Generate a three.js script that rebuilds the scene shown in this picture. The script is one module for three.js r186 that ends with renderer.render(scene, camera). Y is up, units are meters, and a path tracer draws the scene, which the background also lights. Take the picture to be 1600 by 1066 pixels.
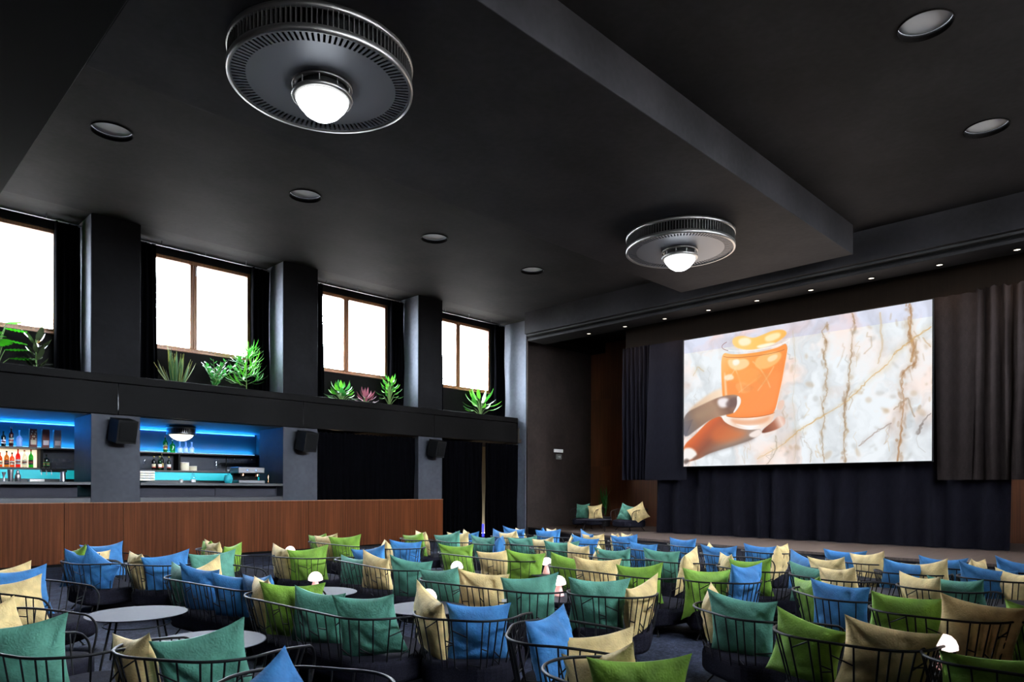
import * as THREE from 'three';
import { RoundedBoxGeometry } from 'three/addons/geometries/RoundedBoxGeometry.js';
import { mergeGeometries, mergeVertices, toCreasedNormals } from 'three/addons/utils/BufferGeometryUtils.js';
import { RectAreaLightUniformsLib } from 'three/addons/lights/RectAreaLightUniformsLib.js';

// ---------------------------------------------------------------- camera, sky, exposure
RectAreaLightUniformsLib.init();
const scene = new THREE.Scene();
const camera = new THREE.PerspectiveCamera(2 * Math.atan(533 / 1090) * 180 / Math.PI, 1600 / 1066, 0.05, 200);
camera.rotation.order = 'YXZ';
camera.position.set(0, 1.45, 0);
camera.rotation.set(0, 44.74 * Math.PI / 180, 0.0035);
camera.setViewOffset(1600, 1066, 0, -231.5, 1600, 1066);        // shift lens: verticals stay vertical
const renderer = new THREE.WebGLRenderer({ antialias: true });
renderer.toneMapping = THREE.LinearToneMapping;
renderer.toneMappingExposure = 1.0;
renderer.shadowMap.enabled = true;
{ // even white overcast sky over grey ground
  const d = new Float32Array(64 * 32 * 4);
  for (let j = 0; j < 32; j++) for (let i = 0; i < 64; i++) { const k = (j * 64 + i) * 4, up = j >= 16; d[k] = up ? 0.85 : 0.11; d[k + 1] = up ? 0.94 : 0.11; d[k + 2] = up ? 1.06 : 0.11; d[k + 3] = 1; }
  const sky = new THREE.DataTexture(d, 64, 32, THREE.RGBAFormat, THREE.FloatType);
  sky.mapping = THREE.EquirectangularReflectionMapping; sky.magFilter = THREE.LinearFilter; sky.needsUpdate = true;
  scene.background = sky; scene.backgroundIntensity = 95;
}

// ---------------------------------------------------------------- helpers
let seedState = 12345;
const reseed = (s) => { seedState = (s * 2654435761) >>> 0 || 1; };
const rnd = () => { seedState ^= seedState << 13; seedState >>>= 0; seedState ^= seedState >>> 17; seedState ^= seedState << 5; seedState >>>= 0; return seedState / 4294967296; };
const rr = (a, b) => a + (b - a) * rnd();
const V = (x, y, z) => new THREE.Vector3(x, y, z);
const used = {};
const numbered = (n) => { const k = used[n] = (used[n] ?? -1) + 1; return k ? n + '_' + String(k).padStart(3, '0') : n; };
function shade(o) { o.traverse((c) => { if (c.isMesh) { c.castShadow = true; c.receiveShadow = true; } }); return o; }
function part(name, geo, mat, parent, label) {
  const m = new THREE.Mesh(geo, mat); m.name = name; parent.add(m); m.castShadow = m.receiveShadow = true;
  if (label) m.userData.label = label;
  return m;
}
function thing(name, label, category, [x, y, z] = [0, 0, 0], turn = 0, group) {
  const o = new THREE.Group(); o.name = numbered(name); scene.add(o);
  o.position.set(x, y, z); o.rotation.y = turn; o.userData = { label, category };
  if (group) o.userData.group = group;
  return o;
}
function struct(name, geo, mat, parent) {
  const o = geo ? new THREE.Mesh(geo, mat) : new THREE.Group();
  o.name = parent ? name : numbered(name); (parent ?? scene).add(o);
  if (!parent) o.userData.kind = 'structure';
  o.castShadow = o.receiveShadow = true;
  return o;
}
function copy(src, label, [x, y, z], turn = 0) {
  const c = src.clone(); c.name = numbered(src.name.replace(/_\d{3}$/, '')); scene.add(c);
  c.userData = { ...src.userData, label }; c.position.set(x, y, z); c.rotation.set(0, turn, 0);
  return c;
}
const merge = (list) => mergeGeometries(list.map((g) => { const n = g.index ? g.toNonIndexed() : g; for (const k of Object.keys(n.attributes)) if (!['position', 'normal', 'uv'].includes(k)) n.deleteAttribute(k); return n; }));
function uvBox(g, s = 1) {                                        // uv in metres by the face's main direction
  g = g.index ? g.toNonIndexed() : g;
  const p = g.attributes.position, n = g.attributes.normal, uv = new Float32Array(p.count * 2);
  for (let i = 0; i < p.count; i++) {
    const ax = Math.abs(n.getX(i)), ay = Math.abs(n.getY(i)), az = Math.abs(n.getZ(i));
    const [u, v] = ax > ay && ax > az ? [p.getZ(i), p.getY(i)] : ay > az ? [p.getX(i), p.getZ(i)] : [p.getX(i), p.getY(i)];
    uv[i * 2] = u * s; uv[i * 2 + 1] = v * s;
  }
  g.setAttribute('uv', new THREE.BufferAttribute(uv, 2));
  return g;
}
function box(x0, x1, y0, y1, z0, z1, r = 0) {                     // a box between two corners, in world metres
  const w = x1 - x0, h = y1 - y0, d = z1 - z0;
  const g = r ? new RoundedBoxGeometry(w, h, d, 2, Math.min(r, w / 2.1, h / 2.1, d / 2.1)) : new THREE.BoxGeometry(w, h, d);
  g.translate((x0 + x1) / 2, (y0 + y1) / 2, (z0 + z1) / 2);
  return uvBox(g);
}
function rod(a, b, r, sides = 6, r2 = r) {                        // a straight bar between two points
  const d = b.clone().sub(a), g = new THREE.CylinderGeometry(r2, r, d.length(), sides, 1);
  g.translate(0, d.length() / 2, 0);
  g.applyQuaternion(new THREE.Quaternion().setFromUnitVectors(V(0, 1, 0), d.normalize()));
  return g.translate(a.x, a.y, a.z);
}
const tube = (pts, r, seg = 40, sides = 7, closed = false) => new THREE.TubeGeometry(new THREE.CatmullRomCurve3(pts, closed, 'catmullrom', 0.5), seg, r, sides, closed);
const lathe = (prof, seg = 24) => new THREE.LatheGeometry(prof.map(([r, y]) => new THREE.Vector2(r, y)), seg);
const area = (w, h, color, intensity, pos, target) => { const l = new THREE.RectAreaLight(color, intensity, w, h); l.position.copy(pos); l.lookAt(target); scene.add(l); return l; };

// ---------------------------------------------------------------- textures (surface grain only)
function lattice(seed, n) { reseed(seed); const a = new Float32Array(n * n); for (let i = 0; i < a.length; i++) a[i] = rnd(); return a; }
function noiser(seed, n = 64) {
  const a = lattice(seed, n), sm = (t) => t * t * (3 - 2 * t);
  return (x, y, per = n) => {                                     // tiles after per cells
    const xi = Math.floor(x), yi = Math.floor(y), fx = sm(x - xi), fy = sm(y - yi), w = (k) => ((k % per) + per) % per;
    const A = a[w(yi) * n + w(xi)], B = a[w(yi) * n + w(xi + 1)], C = a[w(yi + 1) * n + w(xi)], D = a[w(yi + 1) * n + w(xi + 1)];
    return (A + (B - A) * fx) * (1 - fy) + (C + (D - C) * fx) * fy;
  };
}
const NZ = noiser(7), NZ2 = noiser(19);
const fbm = (x, y, per, oct = 4) => { let s = 0, a = 0.5, t = 0; for (let o = 0; o < oct; o++) { s += a * NZ(x, y, Math.min(64, per)); t += a; a *= 0.5; x *= 2; y *= 2; per *= 2; } return s / t; };
function dataTex(w, h, f, srgb, repeat) {
  const d = new Uint8Array(w * h * 4);
  for (let j = 0; j < h; j++) for (let i = 0; i < w; i++) { const c = f(i / w, j / h), k = (j * w + i) * 4; d[k] = c[0] * 255; d[k + 1] = c[1] * 255; d[k + 2] = c[2] * 255; d[k + 3] = 255; }
  const t = new THREE.DataTexture(d, w, h); t.wrapS = t.wrapT = THREE.RepeatWrapping; t.magFilter = THREE.LinearFilter; t.minFilter = THREE.LinearMipmapLinearFilter; t.generateMipmaps = true;
  if (srgb) t.colorSpace = THREE.SRGBColorSpace;
  if (repeat) t.repeat.set(...repeat);
  t.needsUpdate = true; return t;
}
const clamp = (x) => Math.max(0, Math.min(1, x)), g3 = (v) => { v = clamp(v); return [v, v, v]; };
const plasterTex = dataTex(512, 512, (u, v) => g3(0.78 + 0.3 * (fbm(u * 4, v * 4, 4, 5) - 0.5) + 0.06 * (NZ2(u * 64, v * 64) - 0.5)), true, [0.28, 0.28]);
const plasterBump = dataTex(256, 256, (u, v) => g3(fbm(u * 16, v * 16, 16, 3)), false, [0.7, 0.7]);
const woodTex = dataTex(512, 512, (u, v) => {
  const warp = fbm(u * 8, v * 2, 8, 3) * 0.5, g = 0.5 * NZ(u * 64, v * 2 + warp, 64) + 0.3 * NZ2((u * 64 + warp * 8), v * 4, 64) + 0.2 * fbm(u * 32, v * 4, 32, 3);
  const t = 0.66 + 0.3 * (g - 0.5) + 0.25 * (fbm(u * 3, v * 1, 3, 3) - 0.5); return [clamp(t), clamp(t * 0.97), clamp(t * 0.93)];
}, true, [0.9, 0.45]);
const carpetTex = dataTex(512, 512, (u, v) => { const t = 0.62 + 0.3 * (NZ2(u * 64 * 2, v * 64 * 2) - 0.5) + 0.22 * (NZ(u * 32, v * 32, 32) - 0.5) + 0.25 * (fbm(u * 4, v * 4, 4) - 0.5); return [clamp(t), clamp(t), clamp(t * 1.02)]; }, true, [1.4, 1.4]);
const velvetTex = dataTex(256, 256, (u, v) => g3(0.82 + 0.34 * (fbm(u * 6, v * 6, 6, 5) - 0.5)), true, [2.2, 2.2]);
const velvetBump = dataTex(256, 256, (u, v) => g3(0.6 * fbm(u * 4, v * 4, 4, 4) + 0.4 * NZ2(u * 64, v * 64)), false, [2.2, 2.2]);
const clothTex = dataTex(256, 256, (u, v) => g3(0.7 + 0.3 * (NZ(u * 64, v * 64) - 0.5) + 0.2 * (fbm(u * 4, v * 4, 4) - 0.5)), true, [3, 3]);
const brushedTex = dataTex(256, 64, (u, v) => g3(0.35 + 0.35 * NZ(u * 4, v * 64, 64)), false, [1, 1]);

// ---------------------------------------------------------------- materials
const std = (r, g, b, rough = 0.8, extra = {}) => new THREE.MeshPhysicalMaterial({ color: new THREE.Color().setRGB(r, g, b), roughness: rough, ...extra });
const phys = (r, g, b, rough, extra = {}) => new THREE.MeshPhysicalMaterial({ color: new THREE.Color().setRGB(r, g, b), roughness: rough, ...extra });
const M = {
  ceiling: std(0.036, 0.0345, 0.0355, 0.75, { specularIntensity: 0.1, map: plasterTex, bumpMap: plasterBump, bumpScale: 0.002 }),
  block: std(0.041, 0.039, 0.042, 0.7, { specularIntensity: 0.1, map: plasterTex, bumpMap: plasterBump, bumpScale: 0.002 }),
  pier: std(0.016, 0.0155, 0.0165, 0.7, { specularIntensity: 0.04, map: plasterTex, bumpMap: plasterBump, bumpScale: 0.001 }),
  daylightTint: std(0.19, 0.21, 0.25, 0.7, { specularIntensity: 0.25, map: plasterTex }),  // pale bluish tone: window daylight put into the wall colour
  soffit: std(0.06, 0.059, 0.059, 0.8, { specularIntensity: 0.1, map: plasterTex }),
  ledge: std(0.0095, 0.0088, 0.0086, 0.5, { specularIntensity: 0.04, map: plasterTex }),
  dark: std(0.006, 0.006, 0.006, 0.9, { specularIntensity: 0.1 }),
  barPier: std(0.068, 0.072, 0.086, 0.6, { specularIntensity: 0.25, map: plasterTex }),
  stageWall: std(0.052, 0.039, 0.034, 0.75, { specularIntensity: 0.1, map: plasterTex }),
  wood: std(0.2, 0.06, 0.021, 0.55, { specularIntensity: 0.15, map: woodTex, bumpMap: woodTex, bumpScale: 0.0008 }),
  woodDark: std(0.34, 0.12, 0.045, 0.6, { map: woodTex }),
  frame: std(0.62, 0.27, 0.1, 0.45, { map: woodTex }),
  stageWood: std(0.14, 0.1, 0.085, 0.6, { map: woodTex }),
  carpet: std(0.085, 0.098, 0.15, 0.95, { specularIntensity: 0.2, map: carpetTex }),
  curtain: std(0.0025, 0.0025, 0.0035, 0.95, { specularIntensity: 0.02, map: clothTex }),
  stageCurtain: std(0.012, 0.0112, 0.0175, 0.95, { specularIntensity: 0.08, map: clothTex }),
  sideCurtain: std(0.023, 0.017, 0.016, 0.95, { specularIntensity: 0.08, map: clothTex }),
  glass: phys(1, 1, 1, 0.02, { transmission: 1, thickness: 0, ior: 1.45 }),
  clear: phys(0.95, 0.97, 1, 0.03, { transmission: 1, thickness: 0, ior: 1.45 }),
  ice: phys(0.85, 0.92, 1, 0.12, { transmission: 0.55, thickness: 0, ior: 1.45 }),
  pelmet: std(0.014, 0.009, 0.006, 0.9, { specularIntensity: 0.1, map: woodTex }),
  wire: std(0.006, 0.006, 0.007, 0.5, { specularIntensity: 0.4 }),
  seat: std(0.03, 0.029, 0.043, 0.95, { specularIntensity: 0.05, map: clothTex, bumpMap: clothTex, bumpScale: 0.0006 }),
  tableTop: std(0.019, 0.02, 0.028, 0.6, { specularIntensity: 0.2 }),
  chrome: std(0.26, 0.25, 0.235, 0.8, { metalness: 1, roughnessMap: brushedTex }),
  steel: std(0.4, 0.4, 0.42, 0.35, { metalness: 1 }),
  discPlate: std(0.09, 0.095, 0.11, 0.45, { metalness: 0.3 }),
  speakerPlate: std(0.5, 0.52, 0.54, 0.6),
  black: std(0.006, 0.006, 0.006, 0.6, { specularIntensity: 0.2 }),
  counter: std(0.02, 0.02, 0.023, 0.35),
  slot: std(0.026, 0.025, 0.034, 0.6, { specularIntensity: 0.3 }),
  barBack: std(0.07, 0.075, 0.09, 0.7, { specularIntensity: 0.3 }),
  shelf: std(0.04, 0.035, 0.03, 0.5),
  white: std(0.75, 0.74, 0.72, 0.5),
  soil: std(0.02, 0.015, 0.01, 1),
  pot: std(0.03, 0.03, 0.032, 0.6),
  potPale: std(0.35, 0.34, 0.32, 0.6),
  stem: std(0.12, 0.2, 0.05, 0.7),
};
const velvet = (r, g, b) => phys(r, g, b, 0.75, { map: velvetTex, bumpMap: velvetBump, bumpScale: 0.004, sheen: 0.7, sheenRoughness: 0.45, sheenColor: new THREE.Color().setRGB(Math.min(1, r * 1.3 + 0.1), Math.min(1, g * 1.3 + 0.1), Math.min(1, b * 1.3 + 0.1)) });
const CUSHION = {
  b: ['blue', velvet(0.045, 0.24, 0.56)], g: ['sea-green', velvet(0.10, 0.33, 0.23)],
  l: ['lime-green', velvet(0.23, 0.44, 0.035)], y: ['pale yellow', velvet(0.86, 0.64, 0.27)],
};
const leafMat = (r, g, b, rough = 0.45) => phys(r, g, b, rough, { specularIntensity: 0.5, transmission: 0.5, thickness: 0, side: THREE.DoubleSide });
const LEAF = { bright: leafMat(0.16, 0.6, 0.04), mid: leafMat(0.08, 0.4, 0.05, 0.35), deep: leafMat(0.04, 0.24, 0.04, 0.55), rubber: leafMat(0.05, 0.07, 0.03, 0.2), snake: leafMat(0.07, 0.16, 0.06), red: leafMat(0.3, 0.09, 0.12) };
const glow = (r, g, b, k) => new THREE.MeshStandardMaterial({ color: new THREE.Color().setRGB(r * 0.8, g * 0.8, b * 0.8), roughness: 0.5, emissive: new THREE.Color().setRGB(r, g, b), emissiveIntensity: k });

// ---------------------------------------------------------------- the room
const LX = -14.8, RX = 1.36, CX = (LX + RX) / 2;                    // left and right walls
const BAYS = [[-0.74, -3.73], [-4.58, -7.57], [-8.43, -11.4], [-12.21, -15.25]];
const PIERS = [[3.6, -0.74], [-3.73, -4.58], [-7.57, -8.43], [-11.4, -12.21]];

struct('floor', box(-18.8, 3.2, -0.12, 0, -15.6, 4, 0), M.carpet);

// ceiling: two side fields with round recesses, a dropped block between them, a downstand behind
const DISCS = [[-11.22, -3.08], [-11.24, -6.15], [-11.24, -9.05], [-11.24, -12.0], [-2.2, -8.69], [-2.2, -11.76], [-2.2, -5.6], [-2.2, -2.55]];
function slab(x0, x1, z0, z1, y0, y1, holes, r) {
  const s = new THREE.Shape([[x0, z0], [x1, z0], [x1, z1], [x0, z1]].map((p) => new THREE.Vector2(...p)));
  for (const [hx, hz] of holes) { const p = new THREE.Path(); p.absarc(hx, hz, r, 0, Math.PI * 2, true); s.holes.push(p); }
  const g = new THREE.ExtrudeGeometry(s, { depth: y1 - y0, bevelEnabled: false, curveSegments: 40 });
  return uvBox(g.rotateX(Math.PI / 2).translate(0, y1, 0));
}
const ceilingGroup = struct('ceiling');
struct('side_field', slab(LX, -8.63, -15.5, -2.1, 6.6, 6.8, DISCS.slice(0, 4), 0.28), M.ceiling, ceilingGroup);
struct('side_field', slab(-4.84, RX, -14.7, -2.1, 6.6, 6.8, DISCS.slice(4), 0.28), M.ceiling, ceilingGroup);
struct('front_field', box(-8.63, -4.84, 6.6, 6.8, -14.7, -14.27), M.ceiling, ceilingGroup);
struct('dropped_block', box(-8.63, -4.84, 6.03, 6.8, -14.27, -2.1, 0.012), M.block, ceilingGroup);
struct('downstand', box(LX - 1.2, RX + 1.2, 6.02, 6.8, -2.1, 4, 0.012), M.dark, ceilingGroup);
struct('recess_soffit', box(LX - 1.3, LX, 6.6, 6.8, -15.6, -2.1), M.soffit, ceilingGroup);
struct('recess_soffit', box(RX, RX + 1.3, 6.6, 6.8, -15.6, -2.1), M.soffit, ceilingGroup);

// left wall
const wallLeft = struct('wall_left');
for (const [a, b] of PIERS) {
  struct('pier', box(-15.95, LX, 3.35, 6.6, b, a, 0.01), M.pier, wallLeft);
  struct('bar_pier', box(a > 0 ? -16 : -15.98, LX, a > 0 ? 0 : 1.16, 2.86, b, a, 0.008), M.barPier, wallLeft);
}
for (const [, b] of BAYS.slice(0, 3)) struct('painted_daylight_face', box(-15.7, LX - 0.02, 3.36, 6.59, b + 0.001, b + 0.012), M.daylightTint, wallLeft);  // thin added faces, window light painted onto the pier sides
for (const [a, b] of BAYS) {                                       // window wall: parapet, lintel, jambs
  struct('parapet', box(-15.95, -15.72, 3.0, 4.43, b, a), M.ledge, wallLeft);
  struct('lintel', box(-15.95, -15.7, 6.42, 6.7, b, a), M.pier, wallLeft);
  struct('jamb', box(-15.95, -15.72, 4.43, 6.42, a - 0.09, a), M.pier, wallLeft);
  struct('jamb', box(-15.95, -15.72, 4.43, 6.42, b, b + 0.34), M.pier, wallLeft);
  struct('ledge_bed', box(-15.75, LX, 2.86, 3.32, b, a), M.soil, wallLeft);
}
const joints = [3.6, -0.35, -4.17, -8.03, -11.88, -15.07];         // fascia panels in front of the ledge
for (let i = 0; i < 5; i++) {
  struct('fascia_panel', box(-14.84, -14.73, 2.85, 3.44, joints[i + 1] + 0.006, joints[i] - 0.006, 0.004), M.ledge, wallLeft);
}
struct('ledge_cap', box(-14.95, -14.70, 3.45, 3.6, -15.07, 3.6, 0.012), M.ledge, wallLeft);
{ // chamfered end of the ledge
  const s = new THREE.Shape([[-14.70, -15.07], [-15.02, -15.42], [-15.3, -15.42], [-15.3, -15.07]].map((p) => new THREE.Vector2(...p)));
  const g = new THREE.ExtrudeGeometry(s, { depth: 0.75, bevelEnabled: false }).rotateX(Math.PI / 2).translate(0, 3.6, 0);
  struct('ledge_end', uvBox(g), M.ledge, wallLeft);
}
struct('end_wall', box(-15.95, -14.68, 0, 6.6, -16.3, -15.4), M.daylightTint, wallLeft);  // light from the last window is painted in by the paler colour
// veneered bar front, board by board, on a dark plinth
{
  const edges = [2.6, 1.6, 0.62, -0.36, -1.34, -2.32, -3.3, -4.28, -5.26, -6.24, -7.22, -8.2, -9.18, -10.16, -11.14, -12.25];
  for (let i = 0; i < edges.length - 1; i++) {
    const m = M.wood.clone(); reseed(40 + i); const k = rr(0.88, 1.08); m.color.multiplyScalar(k);
    const g = box(-14.88, LX, 0.05, 1.16, edges[i + 1] + 0.0025, edges[i] - 0.0025, 0.003);
    struct('wood_board', g, m, wallLeft);
  }
  struct('plinth', box(-14.95, -14.84, 0, 0.06, -12.25, 2.6), M.dark, wallLeft);
  struct('bar_front_core', box(-15.02, -14.88, 0, 1.155, -12.25, 2.6), M.dark, wallLeft);
  struct('top_trim', box(-15.02, LX + 0.006, 1.16, 1.172, -12.25, 2.6), M.frame, wallLeft);
}
// outer shell behind the bar and the doorway
struct('bar_back_wall', box(-18.0, -17.5, 0, 2.83, -8.43, 3.6), M.barBack, wallLeft);
struct('bar_ceiling', box(-17.9, -14.86, 2.83, 2.95, -8.43, 3.6), M.barBack, wallLeft);
struct('bar_end_wall', box(-17.6, -15.9, 0, 2.86, -8.43, -8.2), M.barPier, wallLeft);
struct('lobby_wall', box(-17.2, -17.0, 0, 2.95, -16.3, -8.43), std(0.4, 0.33, 0.2, 0.8), wallLeft);
struct('lobby_end', box(-17.2, -15.9, 0, 2.95, -16.3, -15.9), M.stageWall, wallLeft);
struct('lobby_ceiling', box(-17.2, -14.86, 2.86, 2.98, -16.3, -8.43), M.stageWall, wallLeft);

// right wall, mirrored: beside the camera and out of the picture, its windows light the hall
const wallRight = struct('wall_right');
struct('lower_wall', box(RX, RX + 0.3, 0, 4.43, -15.6, 4), M.stageWall, wallRight);
for (const [a, b] of PIERS) struct('pier', box(RX, RX + 0.5, 4.43, 6.6, b, a), M.pier, wallRight);
for (const [a, b] of BAYS) { struct('parapet', box(RX, RX + 0.5, 4.2, 4.43, b, a), M.ledge, wallRight); struct('lintel', box(RX + 0.3, RX + 0.5, 6.42, 6.7, b, a), M.pier, wallRight); }
struct('wall_back', box(-18.6, 3, 0, 6.8, 3.6, 4), M.stageWall);

// windows: brown timber frames, two lights each, real panes
function makeWindow(x, a, b, side) {
  const w = struct('window_' + (BAYS.findIndex((q) => q[0] === a) + 1 + (side > 0 ? 4 : 0)));
  const z1 = a - 0.09, z0 = b + 0.34, mid = (z0 + z1) / 2, f = 0.075;
  const lo = 4.43, hi = 6.42;
  struct('frame_stile', box(x - 0.05, x + 0.05, lo, hi, z0, z0 + f, 0.008), M.frame, w);
  struct('frame_stile', box(x - 0.05, x + 0.05, lo, hi, z1 - f, z1, 0.008), M.frame, w);
  struct('frame_rail', box(x - 0.05, x + 0.05, lo, lo + f, z0 + f, z1 - f, 0.008), M.frame, w);
  struct('frame_rail', box(x - 0.05, x + 0.05, hi - f, hi, z0 + f, z1 - f, 0.008), M.frame, w);
  struct('mullion', box(x - 0.055, x + 0.055, lo + f, hi - f, mid - 0.075, mid + 0.0, 0.008), M.frame, w);
  struct('mullion', box(x - 0.045, x + 0.045, lo + f, hi - f, mid + 0.004, mid + 0.075, 0.008), M.frame, w);
  struct('sill', box(x - 0.1, x + 0.1, lo - 0.03, lo - 0.002, z0, z1, 0.006), M.frame, w);
  if (side < 0) struct('handle', box(x + 0.055, x + 0.075, hi - 0.32, hi - 0.1, mid - 0.05, mid - 0.03, 0.006), M.steel, w);
  struct('pane', box(x - 0.003, x + 0.003, lo + f, hi - f, z0 + f, mid - 0.075), M.glass, w);
  struct('pane', box(x - 0.003, x + 0.003, lo + f, hi - f, mid + 0.075, z1 - f), M.glass, w);
}
for (const [a, b] of BAYS) { makeWindow(-15.8, a, b, -1); makeWindow(RX + 0.4, a, b, 1); }

// ---------------------------------------------------------------- stage
const stageGroup = struct('stage');
{
  const front = new THREE.SplineCurve([[-14.66, -15.45], [-13.2, -14.85], [-11.72, -14.3], [-8.72, -13.72], [-6.27, -13.3], [-3.75, -13.15], [1.36, -13.1]].map((p) => new THREE.Vector2(...p))).getPoints(40);
  const s = new THREE.Shape([...front, new THREE.Vector2(1.36, -18.7), new THREE.Vector2(-14.66, -18.7)]);
  const top = new THREE.ExtrudeGeometry(s, { depth: 0.05, bevelEnabled: false }).rotateX(Math.PI / 2).translate(0, 0.3, 0);
  struct('stage_floor', uvBox(top), M.stageWood, stageGroup);
  const s2 = new THREE.Shape([...front.map((p) => new THREE.Vector2(p.x, p.y - 0.04)), new THREE.Vector2(1.36, -18.7), new THREE.Vector2(-14.66, -18.7)]);
  struct('stage_front', uvBox(new THREE.ExtrudeGeometry(s2, { depth: 0.25, bevelEnabled: false }).rotateX(Math.PI / 2).translate(0, 0.25, 0)), M.slot, stageGroup);
}
struct('side_pilaster', box(-15.2, -14.62, 0, 6.6, -16.25, -15.42, 0.01), M.stageWall, stageGroup);
struct('side_wall', box(-15.2, -14.7, 0, 6.6, -18.7, -16.25), M.stageWall, stageGroup);
struct('side_pilaster', box(1.2, 2.6, 0, 6.6, -18.7, -15.6, 0.01), M.stageWall, stageGroup);
for (let i = 0; i < 11; i++) {                                     // timber boards of the stage back wall
  const x0 = -14.7 + i * 1.45, m = M.woodDark.clone(); reseed(80 + i); m.color.multiplyScalar(rr(0.75, 1.1));
  struct('wood_board', box(x0 + 0.004, x0 + 1.446, 0.3, 6.3, -18.7, -18.6, 0.004), m, stageGroup);
}
struct('back_core', box(-15.2, 2.6, 0, 6.8, -19, -18.71), M.dark, stageGroup);
struct('fly_ceiling', box(-15.2, 2.6, 6.3, 6.6, -18.71, -15.6), M.dark, stageGroup);
// proscenium beam stepping down to the strip of downlights
struct('beam', box(-14.1, 2.6, 5.98, 6.8, -15.62, -14.72, 0.01), M.block, stageGroup);
struct('beam_moulding', box(-14.1, 2.6, 5.925, 5.975, -15.6, -14.80, 0.01), M.soffit, stageGroup);
struct('beam_groove', box(-14.1, 2.6, 5.87, 5.925, -15.6, -14.95), M.dark, stageGroup);
struct('beam_soffit', box(-14.1, 2.6, 5.80, 5.87, -15.6, -14.88, 0.01), M.ceiling, stageGroup);
struct('beam_return', box(-15.2, -14.1, 5.98, 6.8, -18.6, -15.42), M.dark, stageGroup);
struct('pelmet', box(-11.4, 1.2, 5.3, 6.3, -16.1, -15.97, 0.01), M.pelmet, stageGroup);

// ---------------------------------------------------------------- curtains: pleated sheets with thickness
function curtainGeo(w, h, folds, depth, seed, flare = 1, ruffle = 0) {
  reseed(seed);
  const per = 10, n = folds * per, rows = 10, jit = Array.from({ length: folds + 1 }, () => [rr(-0.3, 0.3), rr(0.6, 1.25), rr(-1, 1)]);
  const pos = [], uv = [], idx = [];
  for (let side = 0; side < 2; side++) for (let j = 0; j <= rows; j++) for (let i = 0; i <= n; i++) {
    const t = i / n, v = j / rows, f = Math.min(folds, i / per), k = Math.floor(f), q = jit[k], q2 = jit[Math.min(folds, k + 1)], fr = f - k;
    const amp = depth * (q[1] * (1 - fr) + q2[1] * fr) * (0.8 + 0.35 * (1 - v)), sway = (q[0] * (1 - fr) + q2[0] * fr) * w / folds * (1 - v);
    const wob = 0.12 * depth * Math.sin(9 * v + q[2] * 5 + f * 2);
    const spread = 1 + (flare - 1) * (1 - v) * (1 - v * 0.2);
    let y = v * h;
    if (j === rows && ruffle) y += ruffle * (Math.sin(f * 6.283 * 1.5) * 0.5 + q[2] * 0.5);
    pos.push((t - 0.5) * w * spread + sway, y, amp * Math.sin(f * Math.PI * 2) * 0.5 + wob + (side ? -0.012 : 0.0));
    uv.push(t * w * 1.6, v * h);
  }
  const W = n + 1, L = W * (rows + 1);
  for (let side = 0; side < 2; side++) for (let j = 0; j < rows; j++) for (let i = 0; i < n; i++) {
    const a = side * L + j * W + i, b = a + 1, c = a + W, d = c + 1;
    side ? idx.push(a, c, b, b, c, d) : idx.push(a, b, c, b, d, c);
  }
  for (let j = 0; j < rows; j++) for (const i of [0, n]) { const a = j * W + i, c = a + W; i ? idx.push(a, a + L, c, c, a + L, c + L) : idx.push(a, c, a + L, c, c + L, a + L); }
  for (let i = 0; i < n; i++) for (const j of [0, rows]) { const a = j * W + i, b = a + 1; j ? idx.push(a, b, a + L, b, b + L, a + L) : idx.push(a, a + L, b, b, a + L, b + L); }
  const g = new THREE.BufferGeometry();
  g.setAttribute('position', new THREE.Float32BufferAttribute(pos, 3)); g.setAttribute('uv', new THREE.Float32BufferAttribute(uv, 2)); g.setIndex(idx);
  g.computeVertexNormals();
  return g;
}
function curtain(label, group, pos, turn, w, h, folds, depth, seed, mat, flare, ruffle) {
  const m = new THREE.Mesh(curtainGeo(w, h, folds, depth, seed, flare, ruffle), mat);
  m.name = numbered('curtain'); scene.add(m); m.position.set(...pos); m.rotation.y = turn; m.castShadow = m.receiveShadow = true;
  m.userData = { label, category: 'curtain', group };
  return m;
}
const winName = ['the window at the picture\'s edge', 'the window above the snake plant', 'the window above the red-leaved plant', 'the window closest to the stage'];
BAYS.forEach(([a, b], i) => {
  // window curtains hang from a rod, gathered at both sides of each bay
  if (i) curtain(`black curtain gathered on the bar-end side of ${winName[i]}`, 'window curtains', [-15.42, 3.36, a - 0.26], Math.PI / 2, 0.44, 3.12, 4, 0.13, 11 + i, M.curtain, 1.32, 0.012);
  curtain(`black curtain gathered on the stage side of ${winName[i]}`, 'window curtains', [-15.42, 3.36, b + 0.25], Math.PI / 2, 0.42, 3.12, 4, 0.13, 21 + i, M.curtain, 1.14, 0.012);
  const r = thing('curtain_rod', `thin metal curtain rod above ${winName[i]}`, 'curtain rod', [-15.42, 6.5, (a + b) / 2], 0, 'curtain rods');
  part('pole', rod(V(0, 0, b - (a + b) / 2 + 0.005), V(0, 0, a - (a + b) / 2 - 0.005), 0.013, 8), M.steel, r);
  for (const z of [-0.9, 0, 0.9]) part('bracket', rod(V(0, 0, z), V(0, 0.1, z), 0.008, 6), M.steel, r);
});
curtain('black gathered curtain filling the opening above the timber board front', 'ground-floor curtains', [-14.97, 1.14, -10.0], Math.PI / 2, 3.05, 1.66, 16, 0.06, 31, M.curtain, 1.03, 0.03);
curtain('black floor-length curtain next to the end of the bar front', 'ground-floor curtains', [-15.0, 0.01, -13.1], Math.PI / 2, 1.58, 2.8, 10, 0.1, 32, M.curtain, 1.05);
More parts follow.
